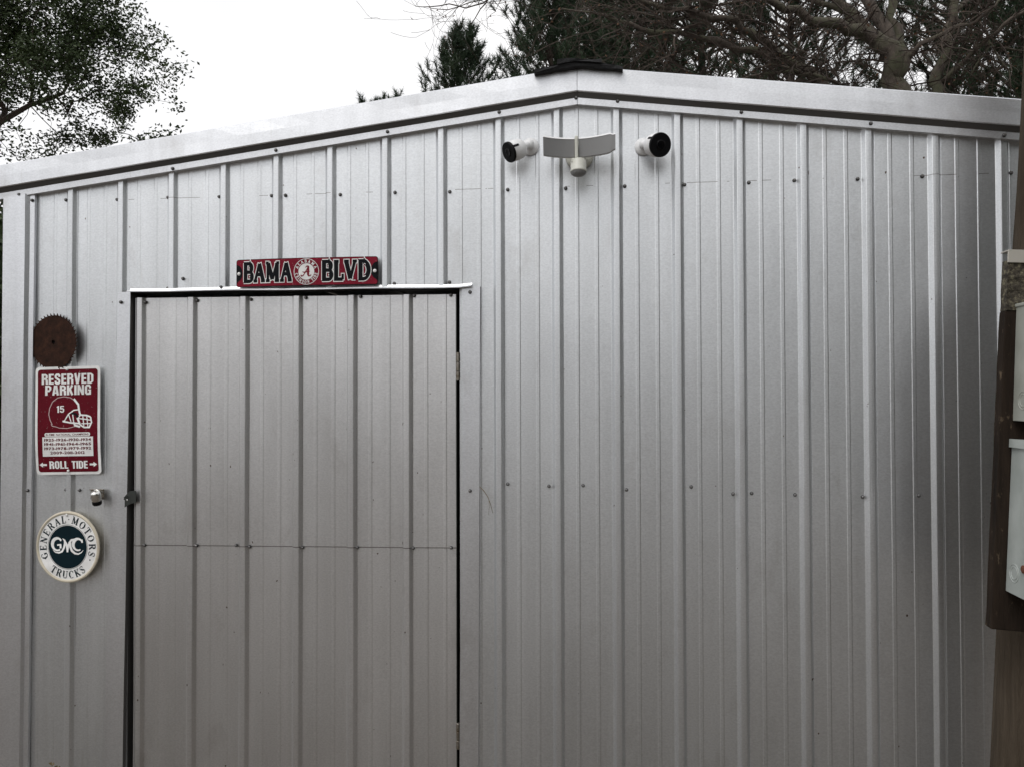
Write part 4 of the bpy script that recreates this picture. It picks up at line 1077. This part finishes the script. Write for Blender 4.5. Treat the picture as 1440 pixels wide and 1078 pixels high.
# the oak on the left : behind the shed's left corner
Yo = 7.0
def oak():
    base = W(-190, 300, Yo); base.z = -.1
    root = empty('oak_tree', base, 'evergreen oak with small dark leaves rising beyond the left end of the roof', 'tree')
    K = (Yo-CY)/F*1.05                                     # metres per pixel there
    E = []
    for (px, py, r_px, rz_px, dy) in ((60, 30, 110, 75, 0), (150, 45, 70, 55, .5), (195, 95, 42, 42, .2), (60, 110, 90, 50, -.4), (150, 140, 75, 40, .2), (30, 205, 80, 22, .0), (120, 190, 75, 18, .5), (195, 190, 34, 24, -.1),
                                      (-80, 60, 130, 150, 0), (-60, -120, 170, 120, .3), (100, -70, 100, 70, .4), (-190, 20, 110, 170, .5), (-170, -190, 120, 90, 0)):
        c_ = W(px, py, Yo+dy); E.append((v3(c_), (r_px*K, max(.5, r_px*K*.8), rz_px*K)))
    pts = in_ellipsoids(E, 6500, 5, .05)
    CORE = W(150, 125, Yo)
    def clump(p): return math.sin(p[0]*4.3+1.1*math.sin(p[2]*3))*math.sin(p[1]*3.7+.5)*math.sin(p[2]*5.1+p[0]*1.3) + .35*math.sin(p[0]*9+p[2]*8)
    pts = [p for p in pts if clump(p) > -.12 or (p[0] < CORE.x and p[2] > CORE.z and rnd.random() < .75)][:4200]
    # a few fringe shoots
    for (px, py) in ((238, 95), (252, 96), (262, 97), (232, 60), (225, 50), (243, 145), (250, 150), (222, 190), (240, 182), (188, 12), (196, 20), (215, 42), (226, 120), (205, 78), (246, 118), (170, 5), (212, 196), (226, 202)):
        pts.append(v3(W(px, py, Yo+.2)))
    fork = W(-120, 330, Yo); rn = [v3(base), v3(base)*.5+v3(fork)*.5+np.array((.05, 0, 0)), v3(fork), v3(W(-60, 220, Yo)), v3(W(0, 172, Yo)), v3(W(42, 148, Yo)), v3(W(75, 138, Yo))]
    A, par, rad, term, ch = grow(rn, pts, 3, .22, .0028, 2.2)
    V, Fc = branch_mesh(A, par, rad, .16); from_py('trunk', V, Fc, m_twig, root)
    tips = [A[t] for t in term]
    tl_ = tips
    v, f = leaves(tl_, 30, .068, .064, .031, 11); print('oak leaves', len(f))
    from_py('crown', v, f, m_oak, root)
oak()

# pines : whorled limbs with bottle-brush tufts
def tufts(tips, dirs, n, L, wd, seed):
    g = np.random.RandomState(seed); T_ = len(tips); N_ = T_*n
    C0 = np.repeat(np.array(tips), n, axis=0); D = np.repeat(np.array(dirs), n, axis=0); D /= np.linalg.norm(D, axis=1)[:, None]
    C0 = C0 + D*g.uniform(-.16, .04, (N_, 1))
    d = D*.75 + g.normal(0, .55, (N_, 3)) + np.array([0, 0, .12]); d /= np.linalg.norm(d, axis=1)[:, None]
    s = np.cross(d, g.normal(0, 1, (N_, 3))); s /= np.linalg.norm(s, axis=1)[:, None]
    l = L*g.uniform(.6, 1.1, (N_, 1))
    v = np.stack([C0-s*wd/2, C0+s*wd/2, C0+d*l], axis=1).reshape(-1, 3)
    return v.tolist(), (np.arange(N_)[:, None]*3+np.array([0, 1, 2])[None]).tolist()
def pine_meshes(seed, H, crown0, rmax_, dens=1.0, needle=.18, wd=.013, nn=48):
    g = random.Random(seed); V, Fc = [], []
    A = [np.zeros(3)]; par = [-1]; rad = [H*.013]; prev = 0
    for k in range(1, 15):
        z = H*k/14; A.append(np.array((g.uniform(-.06, .06), g.uniform(-.06, .06), z))); par.append(prev); rad.append(H*.013*(1-.9*k/14)); prev = len(A)-1
    trunk_n = len(A); tips, dirs = [], []
    z = crown0*H
    while z < H*.985:
        t = (z-crown0*H)/(H*(1-crown0)); ln = rmax_*(1-t)**.75*(.55+.6*min(1, t*5))*g.uniform(.75, 1.1)+.12
        nb = 5 if t < .9 else 3; a0 = g.uniform(0, 6)
        for b in range(nb):
            if g.random() > .92*dens+.05: continue
            an = a0+b*2*math.pi/nb+g.uniform(-.3, .3); rise = .25+.75*t; l_ = ln*g.uniform(.65, 1.15)
            i0 = min(13, int(z/H*14)); st_ = A[i0]+(A[i0+1]-A[i0])*(z/H*14-i0)
            pv = i0; A.append(st_); par.append(pv); rad.append(.012+.012*l_); pv = len(A)-1
            ns = max(2, int(l_/.3)); dr = np.array((math.cos(an), math.sin(an), rise))
            p = st_
            for s in range(1, ns+1):
                dr2 = dr+np.array((g.uniform(-.2, .2), g.uniform(-.2, .2), g.uniform(-.12, .2)+.25*s/ns)); dr2 /= np.linalg.norm(dr2)
                p = p+dr2*l_/ns; A.append(p); par.append(pv); rad.append(max(.006, (.012+.012*l_)*(1-s/ns))); pv = len(A)-1
                if s > ns*.3:
                    for q in range(3):
                        sd2 = dr2*.6+np.array((g.uniform(-1, 1), g.uniform(-1, 1), g.uniform(-.1, .9))); sd2 /= np.linalg.norm(sd2); ll = g.uniform(.14, .36)*(1 if t < .85 else .6)
                        e = p+sd2*ll; A.append(e); par.append(pv); rad.append(.005); 
                        if g.random() < dens: tips.append(e); dirs.append(sd2*.7+np.array((0, 0, .5)))
            tips.append(p); dirs.append(dr2+np.array((0, 0, .6)))
        z += g.uniform(.22, .38)*max(.55, 1-t*.5)
    tips.append(A[trunk_n-1]); dirs.append(np.array((0, 0, 1.)))
    V, Fc = branch_mesh(np.array(A), par, rad, 1, 6)
    me1 = bpy.data.meshes.new('pine_trunk'); me1.from_pydata([tuple(v) for v in V], [], Fc); me1.materials.append(m_twig)
    v, f = tufts(tips, dirs, nn, needle, wd, seed); me2 = bpy.data.meshes.new('pine_crown'); me2.from_pydata(v, [], f); me2.materials.append(m_pine)
    return me1, me2
def pine(ms, loc, rot, sc, label):
    root = empty('pine_tree', loc, label, 'pine tree', 'pines behind the shed')
    for n_, me in (('trunk', ms[0]), ('crown', ms[1])):
        o = bpy.data.objects.new(n_, me); COL.objects.link(o); o.parent = root
    root.rotation_euler = (0, 0, rot); root.scale = (sc, sc, sc); return root
PA = pine_meshes(21, 9.0, .30, 2.1, 1.0, .17, .013, 42); PB = pine_meshes(22, 11.0, .22, 2.7, .95); PC = pine_meshes(23, 13.0, .18, 3.0, .9)
def place_pine(ms, H, px, top_py, Y, rot, label, sc=1.0):
    t = W(px, top_py, Y); s = t.z/H
    pine(ms, (t.x, Y, 0), rot, s, label)
place_pine(PA, 9.0, 648, 47, 16, .5, 'small pine alone against the white sky, left of the roof peak')
place_pine(PA, 9.0, 520, 149, 19, 2.1, 'pine top barely rising over the roof edge, far left one of the pines')
place_pine(PA, 9.0, 551, 143, 22, 4.0, 'pine whose single tip shows just over the roof, between two other pines')
place_pine(PB, 11.0, 775, -90, 13, .2, 'tall dense pine just behind the roof peak, edging the open sky')
place_pine(PB, 11.0, 880, -190, 15, 2.4, 'tall pine behind the right camera, seen through bare twigs')
place_pine(PC, 13.0, 985, -260, 17, 1.2, 'tall pine behind the low drooping bare limbs')
place_pine(PC, 13.0, 1110, -200, 19, 3.3, 'tall pine standing left of the thick grey trunk')
0 and place_pine(PB, 11.0, 1205, -330, 21, 5.0, 'far pine just left of the thick grey forked trunk')
place_pine(PC, 13.0, 1330, -250, 18, 2.0, 'tall pine behind the second bare trunk')
place_pine(PB, 11.0, 1440, -200, 14, 4.2, 'pine near the wooden pole at the right edge')
place_pine(PC, 13.0, 1560, -300, 17, .8, 'pine beyond the wooden pole, outside right')
place_pine(PC, 13.0, 840, -160, 23, 4.8, 'farthest pine behind the roof peak')
0 and place_pine(PB, 11.0, 1050, -60, 24, .9, 'shorter far pine behind the drooping limbs')

# bare hardwoods with hand-laid limbs
def hardwood(limbs, Y, name, label, ntw, seed, box_px, rad_root, group=None):
    """limbs: pixel polylines (px, py, depth offset, radius px); twigs fill the space around them"""
    root = None; V, Fc = [], []; K = (Y-CY)/F
    nodes, g = [], np.random.RandomState(seed)
    tv, tf = [], []
    bm = bmesh.new(); seeds = []
    for L in limbs:
        pts = [W(px, py, Y+dy) for (px, py, dy, r_) in L]; rs = [r_*K*.42 for (_, _, _, r_) in L]
        if L[0][1] >= 112 and L[0][3] > 12:               # carry trunks down to the ground
            b0 = pts[0].copy(); b0.z = -.1; b0.x += .2*rs[0]; pts = [b0]+pts; rs = [rs[0]*1.5]+rs
        # refine with slight wander
        P2, R2 = [], []
        for i in range(len(pts)-1):
            m_ = max(2, int((pts[i+1]-pts[i]).length/.35))
            for k in range(m_):
                t = k/m_; p = pts[i].lerp(pts[i+1], t); j = rs[i]*.5
                P2.append(p+Vector(g.normal(0, min(j, .03), 3))); R2.append(rs[i]*(1-t)+rs[i+1]*t)
        P2.append(pts[-1]); R2.append(rs[-1]); tube(bm, P2, R2, 10 if max(rs) > .05 else 6)
        for p, r_ in zip(P2, R2):
            if p.z > 2: nodes.append(np.array(p)); seeds.append(r_)
    base = W(limbs[0][0][0], limbs[0][0][1], Y); base.z = 0
    root = empty(name, base, label, 'tree', group)
    from_bm('trunk', bm, m_bark, root, True)
    # twigs : random walks from limb nodes
    A, par, rad = [], [], []
    nodes = np.array(nodes)
    for k in range(ntw):
        i = g.randint(len(nodes)); p = nodes[i].copy(); d = g.normal(0, 1, 3); d[1] *= .7; d[2] = d[2]*.6+.1; d /= np.linalg.norm(d)
        Lh = g.uniform(.5, 1.9); st_ = int(Lh/.13)+2; r_ = min(seeds[i]*.5, .004+.006*Lh)
        A.append(p); par.append(-1); rad.append(r_); pv = len(A)-1; bend_ = g.normal(0, .12, 3)
        for s in range(st_):
            d = d+bend_*.6+g.normal(0, .16, 3)+np.array((0, 0, -.02)); d /= np.linalg.norm(d); p = p+d*.13
            A.append(p.copy()); par.append(pv); rad.append(max(.0026, r_*(1-s/st_))); pv = len(A)-1
            if g.rand() < .45:
                e = d+g.normal(0, .7, 3); e /= np.linalg.norm(e); q = p.copy(); pb = pv; m_ = g.randint(2, 6)
                for u in range(m_):
                    e = e+g.normal(0, .2, 3); e /= np.linalg.norm(e); q = q+e*.09; A.append(q.copy()); par.append(pb); rad.append(.0028); pb = len(A)-1
    V, Fc = [], []
    for i in range(len(A)):
        j = par[i]
        if j < 0: continue
        p, q = A[j], A[i]; d = q-p; L_ = np.linalg.norm(d)+1e-9; d = d/L_; a = np.cross(d, (.1, .2, 1)); a /= np.linalg.norm(a); b = np.cross(d, a); n0 = len(V)
        for (c_, rr) in ((p, rad[j] if par[j] >= 0 else rad[i]), (q, rad[i])):
            for k in range(3): t = 2.094*k; V.append(c_+rr*(a*math.cos(t)+b*math.sin(t)))
        for k in range(3): Fc.append((n0+k, n0+(k+1) % 3, n0+3+(k+1) % 3, n0+3+k))
    from_py('twigs', V, Fc, m_twig, root)
    tips = [A[i] for i in range(0, len(A), 9)]
    v, f = leaves([tips[i] for i in range(0, len(tips), 3)], 1, .02, .05, .03, seed); from_py('dead_leaves', v, f, m_dead, root)
Y1 = 9.0
hardwood([
  [(1262, 125, 0, 33), (1256, 95, 0, 32), (1246, 70, 0, 30), (1226, 55, 0, 24), (1196, 42, -.2, 19), (1150, 33, -.4, 15), (1120, 22, -.5, 13), (1089, 4, -.6, 11), (1050, -25, -.8, 9), (990, -60, -1, 6)],
  [(1250, 80, 0, 24), (1244, 45, .1, 20), (1234, 17, .2, 18), (1216, -8, .3, 16), (1190, -60, .4, 13), (1180, -160, .5, 8)],
  [(1262, 110, 0, 24), (1272, 82, 0, 20), (1262, 55, .1, 17), (1254, 30, .2, 15), (1257, -5, .2, 13), (1270, -90, .2, 8)],
  [(1270, 88, 0, 10), (1295, 62, -.2, 9), (1322, 48, -.3, 8), (1350, 38, -.4, 6), (1374, 31, -.5, 5), (1400, 10, -.6, 4), (1415, -15, -.6, 3)],
  [(1246, 72, 0, 20), (1215, 30, .2, 15), (1180, 5, .4, 12), (1130, -25, .5, 9)],
  [(1222, 52, 0, 13), (1190, 14, .4, 10), (1150, 2, .4, 8), (1100, -6, .5, 6), (1040, 2, .6, 4), (990, 12, .6, 3)],
  [(1180, -160, .5, 8), (1060, -215, .2, 7), (920, -200, -.3, 6), (800, -140, -.8, 5), (750, -70, -1, 4), (715, -25, -1, 3), (690, -4, -1, 2.5), (676, 14, -1, 1.8), (662, 36, -1, 1)],
  [(715, -25, -1, 3), (680, 4, -1, 2.2), (655, 12, -1, 2), (632, 6, -1, 1.8), (605, 10, -1, 1.5), (584, 9, -1, 1)],
  [(690, -4, -1, 2.5), (660, 4, -1, 1.6), (630, 14, -1, 1.4), (606, 12, -1, 1)],
 ], Y1, 'bare_tree', 'bare tree with a thick grey mossy trunk forking behind the right half of the roof', 190, 31, None, .3)
hardwood([
  [(1316, 125, 0, 18), (1322, 95, 0, 17), (1331, 70, 0, 16), (1336, 40, 0, 15), (1337, 15, 0, 14), (1342, -20, 0, 12), (1350, -120, 0, 8)],
  [(1318, 118, 0, 9), (1345, 96, -.2, 8), (1372, 70, -.3, 7), (1391, 52, -.4, 6), (1412, 36, -.5, 6), (1438, 20, -.6, 5), (1480, -5, -.7, 3)],
  [(1374, 31, -.3, 4), (1388, 44, -.3, 4), (1392, 62, -.3, 4), (1384, 78, -.3, 4), (1372, 92, -.3, 3), (1366, 106, -.3, 2)],
  [(1392, 68, -.3, 3), (1415, 68, -.3, 3), (1440, 72, -.3, 2)],
  [(1337, 20, 0, 10), (1360, 0, .2, 8), (1385, -40, .3, 6)],
  [(1392, 62, -.3, 3), (1405, 82, -.3, 3), (1418, 100, -.3, 2), (1422, 130, -.3, 2)],
 ], Y1+1.6, 'bare_tree', 'slimmer bare tree with crooked twigs beside the pole', 130, 32, None, .3)
hardwood([
  [(1170, 128, 0, 14), (1152, 111, 0, 13), (1125, 92, 0, 13), (1096, 73, 0, 12), (1070, 54, -.1, 12), (1044, 38, -.2, 11), (1015, 27, -.3, 10), (985, 20, -.4, 9), (950, 14, -.5, 7), (905, 2, -.6, 6), (860, -20, -.7, 4)],
  [(1096, 76, 0, 10), (1060, 71, -.1, 10), (1009, 59, -.3, 10), (975, 52, -.4, 9), (940, 48, -.5, 8), (905, 40, -.6, 7), (870, 30, -.7, 5), (830, 18, -.8, 3), (790, 12, -.8, 2)],
  [(1180, 118, -.2, 6), (1140, 105, -.3, 6), (1110, 99, -.4, 5), (1080, 104, -.5, 4), (1055, 106, -.6, 3), (1030, 118, -.6, 2)],
  [(1150, 112, 0, 4), (1115, 96, -.5, 4), (1085, 91, -.6, 3), (1062, 96, -.6, 2)],
  [(965, 102, 0, 4), (945, 86, 0, 4), (925, 70, -.1, 3), (900, 58, -.1, 2)],
  [(985, 20, -.4, 5), (940, 30, -.3, 4), (900, 18, -.3, 3), (850, 8, -.3, 2), (812, 14, -.3, 2)],
  [(870, 100, 0, 3), (905, 76, 0, 3), (920, 56, 0, 3), (905, 40, -.2, 2)],
 ], Y1-.8, 'bare_tree', 'bare tree leaning left with long drooping limbs over the roof right of the peak', 330, 33, None, .3)


# shrub beyond the left corner of the shed, seen as a dark sliver
sb = empty('evergreen_shrub', (-3.5, 3.7, 0), 'dark evergreen shrub in the gap left of the shed corner', 'shrub')
E = [((-3.5, 3.6, 1.0), (1.2, 1.0, 1.0)), ((-3.6, 3.8, 2.2), (1.0, .9, 1.0)), ((-3.55, 3.7, 2.95), (.6, .6, .55))]
pts = in_ellipsoids(E, 520, 8, .1)
A, par, rad, term, ch = grow([np.array((-3.5, 3.7, 0)), np.array((-3.5, 3.7, .3)), np.array((-3.45, 3.7, .7))], pts, 9, .3, .004, 2.2)
V, Fc = branch_mesh(A, par, rad, .08); from_py('stems', V, Fc, m_twig, sb)
v, f = leaves([A[t] for t in term], 60, .15, .11, .06, 12); from_py('foliage', v, f, m_oak, sb)

# woods on the viewer's right and behind, which the metal mirrors
g_ = np.random.RandomState(4); cs_ = []
for k in range(5200):
    t = g_.uniform(0, 1)
    x = 8.0 + 26*t + g_.normal(0, .8); y = -3.0 - 17*g_.uniform(0, 1)**.8; 
    if y > -5 and x < 8: y -= 3
    if x < 7+(-y-4)*-.25: continue
    cs_.append((x, y, abs(g_.normal(0, 1))*2.6 + g_.uniform(0, 4)))
for k in range(2600):
    x = g_.uniform(-40, 30); y = -38+g_.normal(0, 2.5); cs_.append((x, y, g_.uniform(0, 1)*(4.5+1.5*math.sin(x*.5))))
v, f = leaves(cs_, 10, .45, .42, .3, 5); o = from_py('woods', v, f, m_pine); tag(o, 'dense woods standing behind and to the right of the viewer', 'woods', None, 'stuff')
